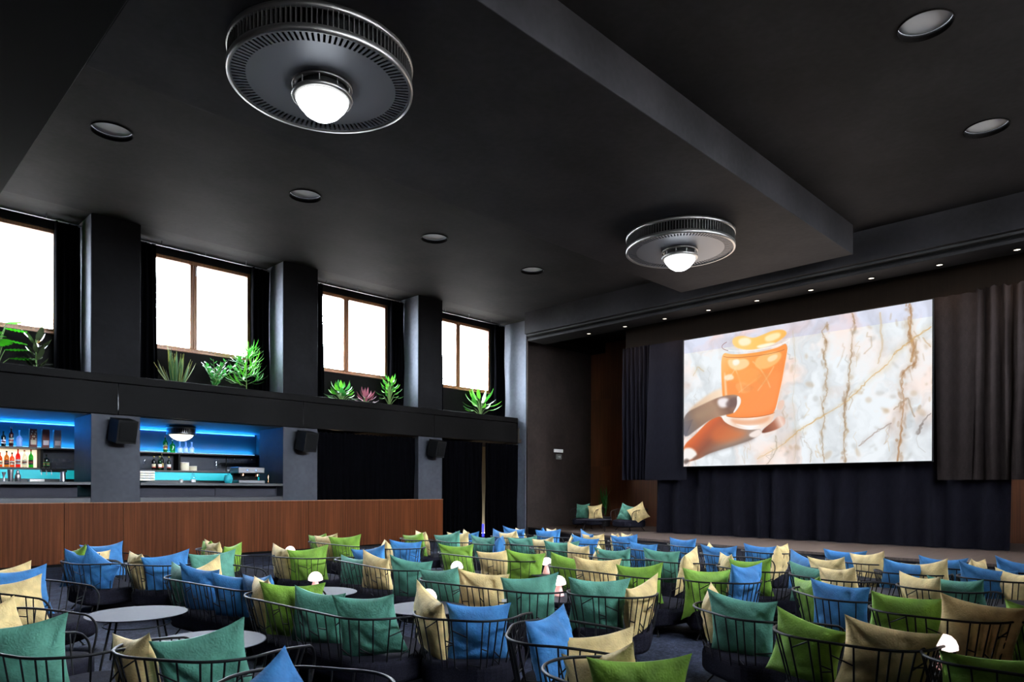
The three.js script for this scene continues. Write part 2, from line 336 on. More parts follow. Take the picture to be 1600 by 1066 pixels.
curtain('black floor-length curtain next to the stage', 'ground-floor curtains', [-15.0, 0.01, -14.72], Math.PI / 2, 1.36, 2.8, 9, 0.1, 33, M.curtain, 1.06);
curtain('wide dark curtain under the projection screen, reaching the stage floor', 'stage curtains', [-6.4, 0.31, -16.0], 0, 7.75, 4.9, 15, 0.15, 34, M.stageCurtain, 1.0);
curtain('short pleated stage curtain hanging above the stage armchairs', 'stage curtains', [-10.95, 1.71, -15.86], 0, 0.95, 3.62, 7, 0.11, 35, M.stageCurtain, 1.03);
curtain('flat short stage curtain at the glass side of the screen', 'stage curtains', [-9.92, 1.70, -15.78], 0, 1.15, 3.6, 2, 0.02, 36, M.stageCurtain, 1.0);
curtain('flat short stage curtain at the marble side of the screen', 'stage curtains', [-3.45, 1.66, -15.78], 0, 0.75, 3.62, 2, 0.03, 37, M.sideCurtain, 1.0, 0.02);
curtain('short brownish pleated stage curtain at the end of the stage', 'stage curtains', [-1.95, 1.66, -15.84], 0, 2.4, 3.66, 11, 0.17, 38, M.sideCurtain, 1.0, 0.05);

// ---------------------------------------------------------------- projection screen with the projected picture
function screenPicture() {
  const W = 1280, H = 720, cv = document.createElement('canvas'); cv.width = W; cv.height = H;
  const c = cv.getContext('2d');
  const im = c.createImageData(W, H);
  for (let j = 0; j < H; j++) for (let i = 0; i < W; i++) {         // pale marble
    const x = i / 90, y = j / 90, w = fbm(x * 0.7, y * 0.7, 64, 4) * 3, a = fbm(x + w, y * 0.6 + w, 64, 5), b = fbm(x * 0.5 + 9 + w * 0.6, y * 0.35 + 3, 64, 4);
    const warm = clamp((b - 0.5) * 3.2), k = (j * W + i) * 4, band = j < 76 ? 0.93 : 1, t = clamp(0.95 + 0.3 * (a - 0.45));
    im.data[k] = 255 * clamp(t * (0.925 + 0.06 * warm)) * band; im.data[k + 1] = 255 * clamp(t * (0.945 - 0.05 * warm)) * band; im.data[k + 2] = 255 * clamp(t * (0.96 - 0.11 * warm)) * (j < 76 ? 0.99 : 1); im.data[k + 3] = 255;
  }
  c.putImageData(im, 0, 0);
  reseed(77);
  const vein = (pts, col, wid) => {
    for (let pass = 0; pass < 3; pass++) {
      c.strokeStyle = col; c.lineJoin = 'round'; c.globalAlpha = pass ? 0.5 : 0.16; c.filter = pass ? 'blur(1px)' : 'blur(9px)';
      for (let i = 0; i < pts.length - 1; i++) {
        const [x0, y0] = pts[i], [x1, y1] = pts[i + 1], n = 7; c.beginPath(); c.lineWidth = (pass ? wid : wid * 7) * rr(0.35, 1.35);
        for (let k = 0; k <= n; k++) { const t = k / n, e = k === 0 || k === n ? 0 : 5; c[k ? 'lineTo' : 'moveTo'](x0 + (x1 - x0) * t + rr(-e, e), y0 + (y1 - y0) * t + rr(-e, e)); }
        c.stroke();
      }
    }
    c.globalAlpha = 1; c.filter = 'none';
  };
  vein([[822, 38], [788, 64], [810, 130], [797, 195], [817, 265], [806, 331], [816, 370], [789, 426], [802, 504], [789, 580], [794, 658], [802, 716]], '#a5835a', 3.5);
  vein([[931, 3], [945, 56], [932, 147], [928, 230], [918, 304], [921, 347], [902, 416], [896, 491], [904, 548], [896, 614], [905, 718]], '#9d784f', 4);
  vein([[1186, 2], [1193, 69], [1184, 138], [1205, 194], [1215, 274], [1179, 292], [1158, 321], [1155, 383], [1163, 437], [1159, 508], [1154, 579], [1139, 718]], '#a9794a', 6);
  vein([[1184, 60], [1190, 140], [1204, 210], [1196, 270]], '#b88a55', 9);
  vein([[449, 690], [601, 612], [664, 555], [724, 524], [812, 476], [897, 429], [961, 378], [1024, 315], [1093, 269], [1119, 227], [1177, 181], [1276, 121]], '#cf9f52', 4);
  vein([[965, 642], [1036, 582], [1111, 541], [1078, 639]], '#9b8578', 3.5);
  vein([[1276, 507], [1242, 548], [1222, 600]], '#7d6f66', 8); vein([[1241, 164], [1275, 212]], '#c2a172', 5); vein([[497, 732], [558, 641], [550, 570]], '#9a8a70', 3);
  vein([[640, 40], [655, 200], [640, 380], [660, 560], [650, 700]], '#c7b9a0', 3); vein([[1060, 20], [1070, 180], [1050, 260]], '#d1b894', 5); vein([[1120, 480], [1180, 430], [1210, 520]], '#a89076', 5);
  vein([[60, 210], [90, 160], [130, 190]], '#c8ae7f', 4); vein([[700, 600], [740, 660], [730, 715]], '#a99b86', 3);
  const blots = (pts, col, n, spread) => {
    for (let k = 0; k < n; k++) {
      const i = Math.floor(rnd() * (pts.length - 1)), f = rnd(), x = pts[i][0] + (pts[i + 1][0] - pts[i][0]) * f + rr(-spread, spread), y = pts[i][1] + (pts[i + 1][1] - pts[i][1]) * f;
      c.filter = `blur(${rr(1, 4).toFixed(1)}px)`; c.globalAlpha = rr(0.2, 0.5); c.fillStyle = col; c.beginPath(); c.ellipse(x, y, rr(2, 8), rr(5, 22), rr(-0.5, 0.5), 0, 7); c.fill();
    }
    c.globalAlpha = 1; c.filter = 'none';
  };
  blots([[822, 38], [797, 195], [806, 331], [789, 426], [794, 700]], '#9a7a52', 34, 12); blots([[938, 20], [928, 230], [902, 416], [904, 548], [900, 715]], '#94714a', 40, 12);
  blots([[1186, 5], [1190, 140], [1212, 274], [1158, 321], [1159, 508], [1139, 718]], '#9c6f42', 60, 16); blots([[1100, 40], [1240, 180], [1270, 330], [1250, 520]], '#b39a78', 26, 40);
  for (let i = 0; i < 38; i++) { const x = rr(30, 1270), y = rr(80, 640), n = 6, p = [[x, y]]; for (let k = 1; k < n; k++) p.push([x + rr(-16, 16) + k * rr(-4, 4), y + k * rr(10, 26)]); c.globalAlpha = rr(0.12, 0.4); c.filter = `blur(${rr(0.5, 2.5).toFixed(1)}px)`; c.strokeStyle = ['#a98a63', '#8f8578', '#c3a06a'][i % 3]; c.lineWidth = rr(1.5, 5); c.beginPath(); p.forEach((q, k) => c[k ? 'lineTo' : 'moveTo'](q[0], q[1])); c.stroke(); }
  for (let i = 0; i < 46; i++) { c.filter = 'blur(4px)'; c.globalAlpha = 0.32; c.fillStyle = i % 2 ? '#b08d60' : '#9d9a90'; c.beginPath(); c.ellipse(rr(560, 1270), rr(80, 710), rr(3, 16), rr(6, 26), rr(0, 3), 0, 7); c.fill(); }
  c.globalAlpha = 1; c.filter = 'none';
  const poly = (pts, fill, blur = 1.5, alpha = 1) => {                // smooth closed outline
    c.filter = `blur(${blur}px)`; c.globalAlpha = alpha; c.fillStyle = fill; c.beginPath(); const n = pts.length;
    for (let i = 0; i < n; i++) { const a = pts[i], b = pts[(i + 1) % n], m = [(a[0] + b[0]) / 2, (a[1] + b[1]) / 2]; if (!i) c.moveTo(m[0], m[1]); else c.quadraticCurveTo(a[0], a[1], m[0], m[1]); }
    c.quadraticCurveTo(pts[0][0], pts[0][1], (pts[0][0] + pts[1][0]) / 2, (pts[0][1] + pts[1][1]) / 2); c.fill(); c.filter = 'none'; c.globalAlpha = 1;
  };
  const grad = (x0, y0, x1, y1, ...st) => { const g = c.createLinearGradient(x0, y0, x1, y1); st.forEach(([t, col]) => g.addColorStop(t, col)); return g; };
  // warm glow of the lit drink, forearm edge
  poly([[3, 421], [133, 331], [250, 285], [250, 360], [119, 400]], grad(0, 420, 250, 300, [0, '#c9a27c'], [1, '#ffe3c4']), 7, 0.9);
  // fingers under the glass
  poly([[473, 544], [500, 520], [535, 498], [563, 466], [596, 478], [604, 500], [597, 524], [529, 548], [475, 556]], grad(470, 540, 600, 480, [0, '#6b331c'], [0.55, '#b0694c'], [0.8, '#f2d8cb'], [1, '#d9a48c']), 2);
  poly([[560, 400], [590, 385], [600, 405], [585, 440], [560, 440]], '#e9c7b4', 2);
  poly([[-8, 602], [76, 543], [166, 462], [233, 440], [261, 492], [364, 522], [454, 523], [478, 550], [430, 584], [328, 612], [221, 636], [148, 656], [104, 680], [-8, 700]], grad(60, 480, 220, 660, [0, '#f07a2c'], [0.35, '#cc5a1f'], [0.62, '#8e4a2c'], [1, '#9a8578']), 2.5);
  poly([[150, 560], [240, 470], [330, 530], [420, 540], [330, 590], [220, 600]], '#e2702c', 16, 0.7);
  poly([[120, 655], [240, 625], [350, 600], [440, 570], [430, 588], [328, 614], [221, 638], [130, 668]], '#4d3a36', 9, 0.6);
  poly([[398, 556], [440, 536], [462, 530], [478, 551], [446, 578], [408, 572]], '#f3e4dc', 3);
  poly([[-8, 620], [30, 612], [62, 620], [92, 652], [70, 672], [30, 690], [-8, 700]], '#f4eeea', 5);
  poly([[-8, 690], [20, 672], [44, 690], [10, 712]], '#57433b', 5, 0.8); poly([[60, 672], [90, 658], [100, 668], [60, 690]], '#6e5648', 5, 0.7);
  // glass: foot, drink, ice, rim
  poly([[230, 436], [261, 490], [364, 531], [454, 535], [524, 512], [548, 447], [540, 440], [263, 430]], grad(240, 440, 540, 530, [0, '#fff8f2'], [0.3, '#f6d9c4'], [0.6, '#ffffff'], [1, '#efc2a0']), 1.2, 0.95);
  poly([[280, 462], [360, 480], [470, 478], [530, 462], [500, 505], [400, 512], [320, 500]], '#e8a273', 6, 0.75); poly([[300, 490], [400, 514], [480, 510], [400, 524]], '#ffffff', 2, 0.9);
  poly([[236, 95], [236, 250], [256, 446], [300, 462], [420, 472], [520, 462], [548, 446], [590, 280], [622, 90], [560, 120], [420, 128], [300, 120]], grad(240, 110, 560, 470, [0, '#ffc277'], [0.25, '#fba144'], [0.6, '#f68c36'], [1, '#f57a2a']), 1.2);
  poly([[244, 240], [300, 260], [420, 300], [590, 200], [560, 380], [530, 452], [400, 462], [270, 440]], grad(240, 250, 500, 460, [0, '#f58a38'], [1, '#ff9a4c']), 12, 0.7);
  for (const [x0, y0, x1, y1] of [[300, 170, 360, 330], [420, 170, 520, 320], [340, 330, 470, 250], [450, 330, 540, 210], [270, 260, 330, 180]]) { c.strokeStyle = 'rgba(255,226,180,.55)'; c.lineWidth = 5; c.filter = 'blur(2px)'; c.beginPath(); c.moveTo(x0, y0); c.quadraticCurveTo((x0 + x1) / 2 + 20, (y0 + y1) / 2 - 14, x1, y1); c.stroke(); c.filter = 'none'; }
  poly([[250, 220], [262, 200], [280, 420], [268, 430]], '#ffe9cf', 3, 0.6);
  for (const [pts, col, al] of [
    [[[270, 138], [330, 150], [390, 150], [410, 190], [340, 215], [285, 190]], '#ffd9a0', 0.9], [[[440, 150], [540, 130], [590, 150], [560, 200], [480, 225], [430, 200]], '#ffc272', 0.85],
    [[[250, 230], [300, 220], [320, 255], [262, 258]], '#fff0da', 0.8], [[[330, 210], [440, 200], [480, 260], [400, 300], [330, 270]], '#f9a04a', 0.8],
    [[[440, 240], [520, 235], [510, 300], [450, 305]], '#ee9240', 0.5], [[[310, 280], [380, 270], [420, 330], [350, 340]], '#ffb066', 0.5], [[[360, 300], [375, 290], [450, 310], [380, 335]], '#e88a3c', 0.4],
    [[[300, 150], [340, 145], [350, 175], [310, 185]], '#ffffff', 0.7], [[[500, 160], [560, 145], [560, 175], [510, 190]], '#ffe6bd', 0.8], [[[290, 350], [320, 330], [330, 440], [300, 440]], '#ff9d52', 0.6]]) poly(pts, col, 3, al);
  poly([[300, 30], [360, 22], [420, 50], [470, 40], [540, 22], [600, 30], [612, 60], [540, 96], [440, 112], [350, 98], [305, 70]], grad(300, 20, 600, 100, [0, '#ffd27a'], [0.5, '#ffc65c'], [1, '#ffb64a']), 2, 0.95);
  poly([[330, 40], [400, 36], [420, 78], [350, 84]], '#fff3d2', 4, 0.9); poly([[480, 48], [570, 34], [580, 66], [500, 86]], '#fff0c4', 4, 0.85); poly([[430, 92], [520, 84], [560, 92], [470, 112]], '#fffbe8', 3, 0.9);
  c.lineWidth = 4; c.strokeStyle = 'rgba(255,255,255,.75)'; c.beginPath(); c.ellipse(433, 72, 193, 40, 0.02, 0.1, 3.1); c.stroke();
  c.lineWidth = 3; c.strokeStyle = 'rgba(120,60,55,.8)'; c.beginPath(); c.ellipse(433, 72, 193, 42, 0.02, 2.5, 3.7); c.stroke();
  c.strokeStyle = 'rgba(190,95,35,.8)'; c.lineWidth = 3; c.beginPath(); c.ellipse(425, 120, 180, 24, 0.02, 0.3, 2.9); c.stroke();
  c.strokeStyle = 'rgba(255,246,235,.85)'; c.beginPath(); c.moveTo(624, 80); c.lineTo(585, 290); c.lineTo(550, 440); c.stroke();
  c.strokeStyle = 'rgba(170,80,30,.7)'; c.beginPath(); c.ellipse(405, 446, 140, 20, 0.01, 0.1, 3.0); c.stroke();
  // thumb in front of the glass
  poly([[-8, 421], [106, 380], [218, 343], [300, 336], [336, 342], [356, 366], [347, 404], [316, 438], [239, 446], [166, 464], [90, 510], [-8, 570]], grad(0, 540, 330, 350, [0, '#6a6a74'], [0.3, '#8a6c58'], [0.62, '#a98368'], [0.8, '#7c5644'], [1, '#a58470']), 2.5);
  poly([[40, 430], [160, 392], [230, 372], [200, 420], [100, 470]], '#a58468', 14, 0.8);
  poly([[205, 352], [277, 345], [296, 396], [228, 408]], '#f6eef0', 6, 0.95); poly([[262, 378], [300, 352], [330, 350], [345, 366], [336, 400], [300, 410], [270, 402]], '#6b4e48', 6, 0.85);
  poly([[328, 342], [352, 354], [356, 380], [346, 404], [318, 436], [305, 436], [334, 395]], '#fdf6f2', 1.5, 0.95);
  for (let i = 0; i < 12; i++) { c.strokeStyle = 'rgba(60,60,80,.35)'; c.lineWidth = 2; c.beginPath(); c.moveTo(0, 470 + i * 9); c.lineTo(60 - i * 2, 455 + i * 4); c.stroke(); }
  const t = new THREE.CanvasTexture(cv); t.colorSpace = THREE.SRGBColorSpace; t.magFilter = THREE.LinearFilter; return t;
}
{
  const t = thing('projection_screen', 'large projection screen showing a hand holding an orange drink before marble', 'screen', [-6.6, 3.64, -15.66]);
  const w = 5.56, h = 3.2, pic = screenPicture();
  part('screen_frame', merge([box(-w / 2 - 0.04, w / 2 + 0.02, -h / 2 - 0.02, h / 2 + 0.02, -0.06, -0.004, 0.008)]), M.black, t);
  part('screen_picture', new THREE.PlaneGeometry(w, h), new THREE.MeshStandardMaterial({ color: 0x000000, roughness: 0.9, emissive: 0xffffff, emissiveMap: pic, emissiveIntensity: 1.02 }), t);
  area(w * 0.98, h * 0.98, new THREE.Color().setRGB(1, 0.87, 0.77), 3.0, V(-6.6, 3.64, -15.6), V(-6.6, 3.64, 0));
}

// ---------------------------------------------------------------- ceiling fittings
DISCS.forEach(([x, z], i) => {
  const right = i > 3, n = ['third from the stage', 'second from the stage', 'closest to the stage'];
  const where = right ? (i === 5 ? 'right-hand recessed disc closest to the stage' : i === 4 ? 'right-hand recessed disc second from the stage' : i === 6 ? 'right-hand recessed disc third from the stage' : 'right-hand recessed disc fourth from the stage')
    : ['window-side recessed disc farthest from the stage', 'window-side recessed disc third from the stage', 'window-side recessed disc second from the stage', 'window-side recessed disc closest to the stage'][i];
  const t = thing('ceiling_disc', `round pale ${where} in the dark ceiling`, 'ceiling disc', [x, 6.6, z], 0, 'round recessed ceiling discs');
  part('collar', lathe([[0.279, -0.012], [0.268, -0.012], [0.266, 0.05], [0.279, 0.09], [0.279, -0.012]], 40), M.ledge, t);
  part('plate', lathe([[0.0, 0.045], [0.2, 0.048], [0.262, 0.06], [0.262, 0.075], [0, 0.075]], 40), M.speakerPlate, t);
});
function ceilingFan(name, label, y, z, power) {                      // drum-shaped fitting: two chrome bands, fins, slotted underside, dome lamp
  const t = thing(name, label, 'ceiling light', [-6.7, y, z], 0, 'drum-shaped ceiling lights');
  const R = 0.955, h = 0.29;
  part('band', lathe([[R - 0.03, 0], [R, 0], [R + 0.004, 0.035], [R, 0.07], [R - 0.03, 0.07], [R - 0.03, 0]], 96), M.chrome, t);
  part('band', lathe([[R - 0.03, h - 0.06], [R, h - 0.06], [R + 0.004, h - 0.03], [R, h], [R - 0.03, h], [R - 0.03, h - 0.06]], 96), M.chrome, t);
  const fins = []; for (let i = 0; i < 120; i++) { const a = i / 120 * Math.PI * 2; const g = new THREE.BoxGeometry(0.045, h - 0.11, 0.008); g.translate(R - 0.03, h / 2, 0); g.rotateY(a); fins.push(g); }
  part('fins', merge(fins), std(0.1, 0.095, 0.09, 0.4, { metalness: 0.8 }), t).userData.kind = 'stuff';
  part('inner_drum', lathe([[R - 0.1, 0.02], [R - 0.1, h]], 64), M.black, t);
  part('mounting', lathe([[0, 0.27], [0.6, 0.27], [0.6, 0.3], [0, 0.3]], 48), M.black, t);
  const s = new THREE.Shape(); s.absarc(0, 0, R - 0.025, 0, Math.PI * 2, false);
  for (let i = 0; i < 100; i++) {
    const a = i / 100 * Math.PI * 2, w = 0.012, c = Math.cos(a), n = Math.sin(a), P = (r, o) => new THREE.Vector2(r * c - o * n, r * n + o * c);
    s.holes.push(new THREE.Path([P(0.77, -w), P(0.77, w), P(0.91, w), P(0.91, -w)]));
  }
  part('slotted_plate', new THREE.ExtrudeGeometry(s, { depth: 0.012, bevelEnabled: false, curveSegments: 96 }).rotateX(Math.PI / 2).translate(0, 0.03, 0), M.discPlate, t);
  part('slot_backing', new THREE.CylinderGeometry(R - 0.1, R - 0.1, 0.01, 64).translate(0, 0.06, 0), M.black, t);
  const lampRing = part('lamp_ring', lathe([[0.27, 0.02], [0.31, 0.02], [0.315, 0.0], [0.31, -0.015], [0.27, -0.015], [0.27, 0.02]], 48), M.chrome, t);
  part('lamp_ring', lathe([[0.26, -0.085], [0.31, -0.085], [0.32, -0.105], [0.31, -0.13], [0.26, -0.13], [0.26, -0.085]], 48), M.chrome, t);
  for (let i = 0; i < 10; i++) { const a = i / 10 * Math.PI * 2; part('post', rod(V(0.3 * Math.cos(a), -0.09, 0.3 * Math.sin(a)), V(0.3 * Math.cos(a), -0.01, 0.3 * Math.sin(a)), 0.008, 6), M.chrome, t); }
  part('lamp_core', new THREE.CylinderGeometry(0.255, 0.255, 0.13, 36).translate(0, -0.06, 0), M.black, t);
  part('lamp_dome', lathe([[0, -0.34], [0.05, -0.338], [0.11, -0.32], [0.18, -0.275], [0.245, -0.2], [0.272, -0.15], [0.268, -0.125], [0, -0.125]], 48), glow(0.93, 0.97, 1, 3.0), t);
  const l = new THREE.PointLight(new THREE.Color().setRGB(0.86, 0.93, 1), power); l.position.set(-6.7, y - 0.5, z); l.shadow.radius = 10; l.castShadow = true; scene.add(l);
}
ceilingFan('drum_ceiling_light', 'drum-shaped chrome ceiling light with bright dome, large and above the foreground', 5.73, -3.86, 1.2);
ceilingFan('drum_ceiling_light', 'drum-shaped chrome ceiling light with bright dome, close to the stage end', 5.73, -11.03, 1.2);
for (let k = 0; k < 10; k++) {
  const x = -12.17 + 1.2225 * k, t = thing('downlight', `small warm downlight in the stage beam, ${['first', 'second', 'third', 'fourth', 'fifth', 'sixth', 'seventh', 'eighth', 'ninth', 'tenth'][k]} from the window wall`, 'downlight', [x, 5.8, -15.3], 0, 'downlights in the stage beam');
  part('trim_ring', lathe([[0.055, -0.001], [0.08, -0.001], [0.08, -0.014], [0.055, -0.018], [0.055, -0.001]], 24), M.black, t);
  part('lamp_lens', lathe([[0, -0.012], [0.056, -0.008], [0.056, -0.002], [0, -0.002]], 20), glow(1, 0.86, 0.68, 3.5), t);
  const l = new THREE.SpotLight(new THREE.Color().setRGB(1, 0.72, 0.45), 5.0, 0, 1.2, 0.7); l.position.set(x, 5.74, -15.3); l.target.position.set(x, 0, -15.55); l.castShadow = true; l.shadow.radius = 2; scene.add(l, l.target);
}

// ---------------------------------------------------------------- wire seats
function rimPath(a) {                                               // rim of the basket in plan, front edge open (-z)
  const r = Math.min(0.3, a * 0.7), zb = 0.36, pts = [];
  const line = (x0, z0, x1, z1, n) => { for (let i = 0; i < n; i++) pts.push([x0 + (x1 - x0) * i / n, z0 + (z1 - z0) * i / n]); };
  line(-a * 0.97, -0.34, -a, zb - r, 12);
  for (let i = 0; i < 12; i++) { const t = Math.PI - i / 12 * Math.PI / 2; pts.push([-a + r + r * Math.cos(t), zb - r + r * Math.sin(t)]); }
  line(-a + r, zb, a - r, zb, 14);
  for (let i = 0; i < 12; i++) { const t = Math.PI / 2 - i / 12 * Math.PI / 2; pts.push([a - r + r * Math.cos(t), zb - r + r * Math.sin(t)]); }
  line(a, zb - r, a * 0.97, -0.34, 12); pts.push([a * 0.97, -0.34]);
  return pts.map(([x, z]) => V(x, 0.58 - 0.055 * Math.pow(clamp((0.1 - z) / 0.45), 1.4), z));
}
function makeSeat(kind, detailed, seed) {
  reseed(seed);
  const a = kind === 'A' ? 0.4 : 0.875, o = new THREE.Group();
  o.name = kind === 'A' ? 'wire_armchair' : 'wire_sofa';
  const rim = rimPath(a), first = rim[0], last = rim[rim.length - 1];
  const end = (p) => [V(p.x * 0.985, p.y - 0.03, p.z - 0.05), V(p.x * 0.965, p.y - 0.11, p.z - 0.085), V(p.x * 0.9, 0.24, p.z - 0.06), V(p.x * 0.82, 0.13, p.z - 0.02)];
  part('rim', tube([...end(first).reverse(), ...rim, ...end(last)], 0.0085, detailed ? 120 : 70, detailed ? 8 : 6), M.wire, o);
  const inset = (p) => V(p.x * (a - 0.1) / a, 0.13, (p.z - 0.02) * 0.8);
  const foot = rim.filter((_, i) => i % 2 === 0).map(inset);
  part('base_ring', tube(foot, 0.007, detailed ? 60 : 36, 6), M.wire, o);
  const curve = new THREE.CatmullRomCurve3(rim), L = curve.getLength(), n = Math.round(L / 0.088), wires = [];
  let u = 0.02; const us = []; while (u < 0.985) { us.push(u); u += rr(0.55, 1.4) / n; }
  const bits = [];
  us.forEach((q, i) => {
    const top = curve.getPointAt(q), bot = inset(curve.getPointAt(clamp(q + rr(-0.008, 0.008))));
    wires.push([top, bot]);
    const g = rod(bot, top, detailed ? 0.0052 : 0.0046, detailed ? 6 : 4);
    if (detailed) part('wire', g, M.wire, o); else bits.push(g);
  });
  for (let i = 0; i < wires.length - 1; i++) {
    const times = rnd() < 0.62 ? (rnd() < 0.25 ? 2 : 1) : 0;
    for (let k = 0; k < times; k++) {
      const h = rr(0.2, 0.86), h2 = clamp(h + rr(-0.14, 0.14)), g = rod(wires[i][1].clone().lerp(wires[i][0], h), wires[i + 1][1].clone().lerp(wires[i + 1][0], h2), detailed ? 0.0045 : 0.004, detailed ? 6 : 4);
      if (detailed) part('cross_wire', g, M.wire, o); else bits.push(g);
    }
  }
  if (!detailed) part('wire_cage', merge(bits), M.wire, o).userData.kind = 'stuff';
  const w = a - 0.1, s = new THREE.Shape(), rc = 0.2, z0 = -0.46, z1 = 0.25;
  s.moveTo(-w + rc, -z1); s.lineTo(w - rc, -z1); s.quadraticCurveTo(w, -z1, w, -z1 + rc); s.lineTo(w, -z0 - rc); s.quadraticCurveTo(w, -z0, w - rc, -z0); s.lineTo(-w + rc, -z0); s.quadraticCurveTo(-w, -z0, -w, -z0 - rc); s.lineTo(-w, -z1 + rc); s.quadraticCurveTo(-w, -z1, -w + rc, -z1);
  const g = new THREE.ExtrudeGeometry(s, { depth: 0.085, bevelEnabled: true, bevelThickness: 0.05, bevelSize: 0.045, bevelSegments: 5, curveSegments: 8 });
  part('seat', uvBox(g.rotateX(-Math.PI / 2).translate(0, 0.148, 0)), M.seat, o);
  for (const [sx, sz] of [[-1, -1], [1, -1], [-1, 1], [1, 1]]) {
    const x = sx * (a - 0.2), z = sz < 0 ? -0.3 : 0.16;
    const leg = part('leg', rod(V(x, 0.1, z), V(x + sx * 0.055, 0.006, z + sz * 0.05), 0.008, 7), M.wire, o);
    part('foot_pad', new THREE.CylinderGeometry(0.016, 0.018, 0.008, 10).translate(x + sx * 0.056, 0.004, z + sz * 0.051), M.wire, leg);
  }
  return o;
}
const SEAT = { A1: makeSeat('A', true, 3), A1b: makeSeat('A', true, 23), S1: makeSeat('S', true, 5), A0: makeSeat('A', false, 9), S0: makeSeat('S', false, 13) };

// ---------------------------------------------------------------- cushions: six puffed squares with dog-eared corners
function cushionGeo(seed) {
  reseed(seed);
  const N = 26, S = 0.235, T = 0.095, pos = [], uv = [], idx = [];
  const ear = [0, 1, 2, 3].map(() => rr(0.94, 1.14)), off = rr(0, 60), sag = rr(0.0, 0.05), bend = rr(-0.05, 0.07), cr = Array.from({ length: 6 }, () => [rr(-0.9, 0.9), rr(-0.9, 0.9), rr(0, 6.28), rr(0.010, 0.022)]);
  for (let side = 0; side < 2; side++) for (let j = 0; j <= N; j++) for (let i = 0; i <= N; i++) {
    let a = i / N * 2 - 1, b = j / N * 2 - 1; a = Math.sign(a) * (1 - Math.pow(1 - Math.abs(a), 1.35)) ; b = Math.sign(b) * (1 - Math.pow(1 - Math.abs(b), 1.35));
    const k = 1 + 0.5 * ((ear[0] - 1) * (1 - a) * (1 - b) + (ear[1] - 1) * (1 + a) * (1 - b) + (ear[2] - 1) * (1 - a) * (1 + b) + (ear[3] - 1) * (1 + a) * (1 + b)) / 2;
    let x = S * a * (1 - 0.15 * (1 - b * b) * Math.abs(a)) * k, y = S * b * (1 - 0.15 * (1 - a * a) * Math.abs(b)) * k;
    const dome = Math.pow(clamp((1 - Math.pow(Math.abs(a), 2.2)) * (1 - Math.pow(Math.abs(b), 2.2))), 0.55);
    let z = T * dome;
    const edge = Math.min(1, 4 * Math.min(1 - Math.abs(a), 1 - Math.abs(b)));
    z += edge * 0.012 * (fbm(a * 2.2 + off + side * 20, b * 2.2 + off, 64, 3) - 0.5) * 2;
    for (const [cx, cy, th, am] of cr) { const d = (a - cx) * Math.cos(th) + (b - cy) * Math.sin(th), e = (a - cx) * -Math.sin(th) + (b - cy) * Math.cos(th); z -= edge * am * Math.exp(-d * d * 90 - e * e * 4); }
    z += edge * 0.004 * Math.sin(Math.atan2(Math.abs(b), Math.abs(a)) * 26 + off) * Math.pow(Math.max(Math.abs(a), Math.abs(b)), 3);
    y -= sag * 0.3 * (1 - a * a) * (b > 0 ? b : 0); const zz = bend * b * b * S + 0.03 * a * b * (seed % 3 - 1);
    pos.push(x, y, (side ? -z : z) + zz); uv.push(x, y);
  }
  const W = N + 1, L = W * W;
  for (let side = 0; side < 2; side++) for (let j = 0; j < N; j++) for (let i = 0; i < N; i++) { const p = side * L + j * W + i, q = p + 1, r = p + W, t = r + 1; side ? idx.push(p, r, q, q, r, t) : idx.push(p, q, r, q, t, r); }
  const g = new THREE.BufferGeometry(); g.setAttribute('position', new THREE.Float32BufferAttribute(pos, 3)); g.setAttribute('uv', new THREE.Float32BufferAttribute(uv, 2)); g.setIndex(idx); g.computeVertexNormals();
  return g;
}
const CUSHIONS = [1, 2, 3, 4, 5, 6, 7].map(cushionGeo);
const ORD = ['first', 'second', 'third', 'fourth', 'fifth', 'sixth', 'seventh', 'eighth', 'ninth', 'tenth', 'eleventh', 'twelfth', 'thirteenth', 'fourteenth', 'fifteenth', 'sixteenth', 'seventeenth'];
const ROWS = ['row nearest stage', 'second row from stage', 'third row from stage', 'fourth row from stage', 'fifth row from stage', 'row farthest from stage'];
let cushionCount = 0;
function addCushion(color, x, y, z, yaw, pitch, roll, label, tagOn) {
  const k = cushionCount++, [word, mat] = CUSHION[color];
  const m = new THREE.Mesh(CUSHIONS[(k * 3 + 1) % 7], mat); m.name = numbered('cushion'); scene.add(m); m.castShadow = m.receiveShadow = true;
  m.position.set(x, y, z); m.rotation.order = 'YXZ'; m.rotation.set(pitch * Math.PI / 180, yaw * Math.PI / 180, roll * Math.PI / 180);
  m.userData = { label, category: 'cushion', group: word + ' velvet cushions' };
  if (tagOn) part('care_tag', new RoundedBoxGeometry(0.035, 0.022, 0.002, 1, 0.0008).translate(0.175, 0.232, 0.004), M.white, m, 'small white care tag');
  return m;
}
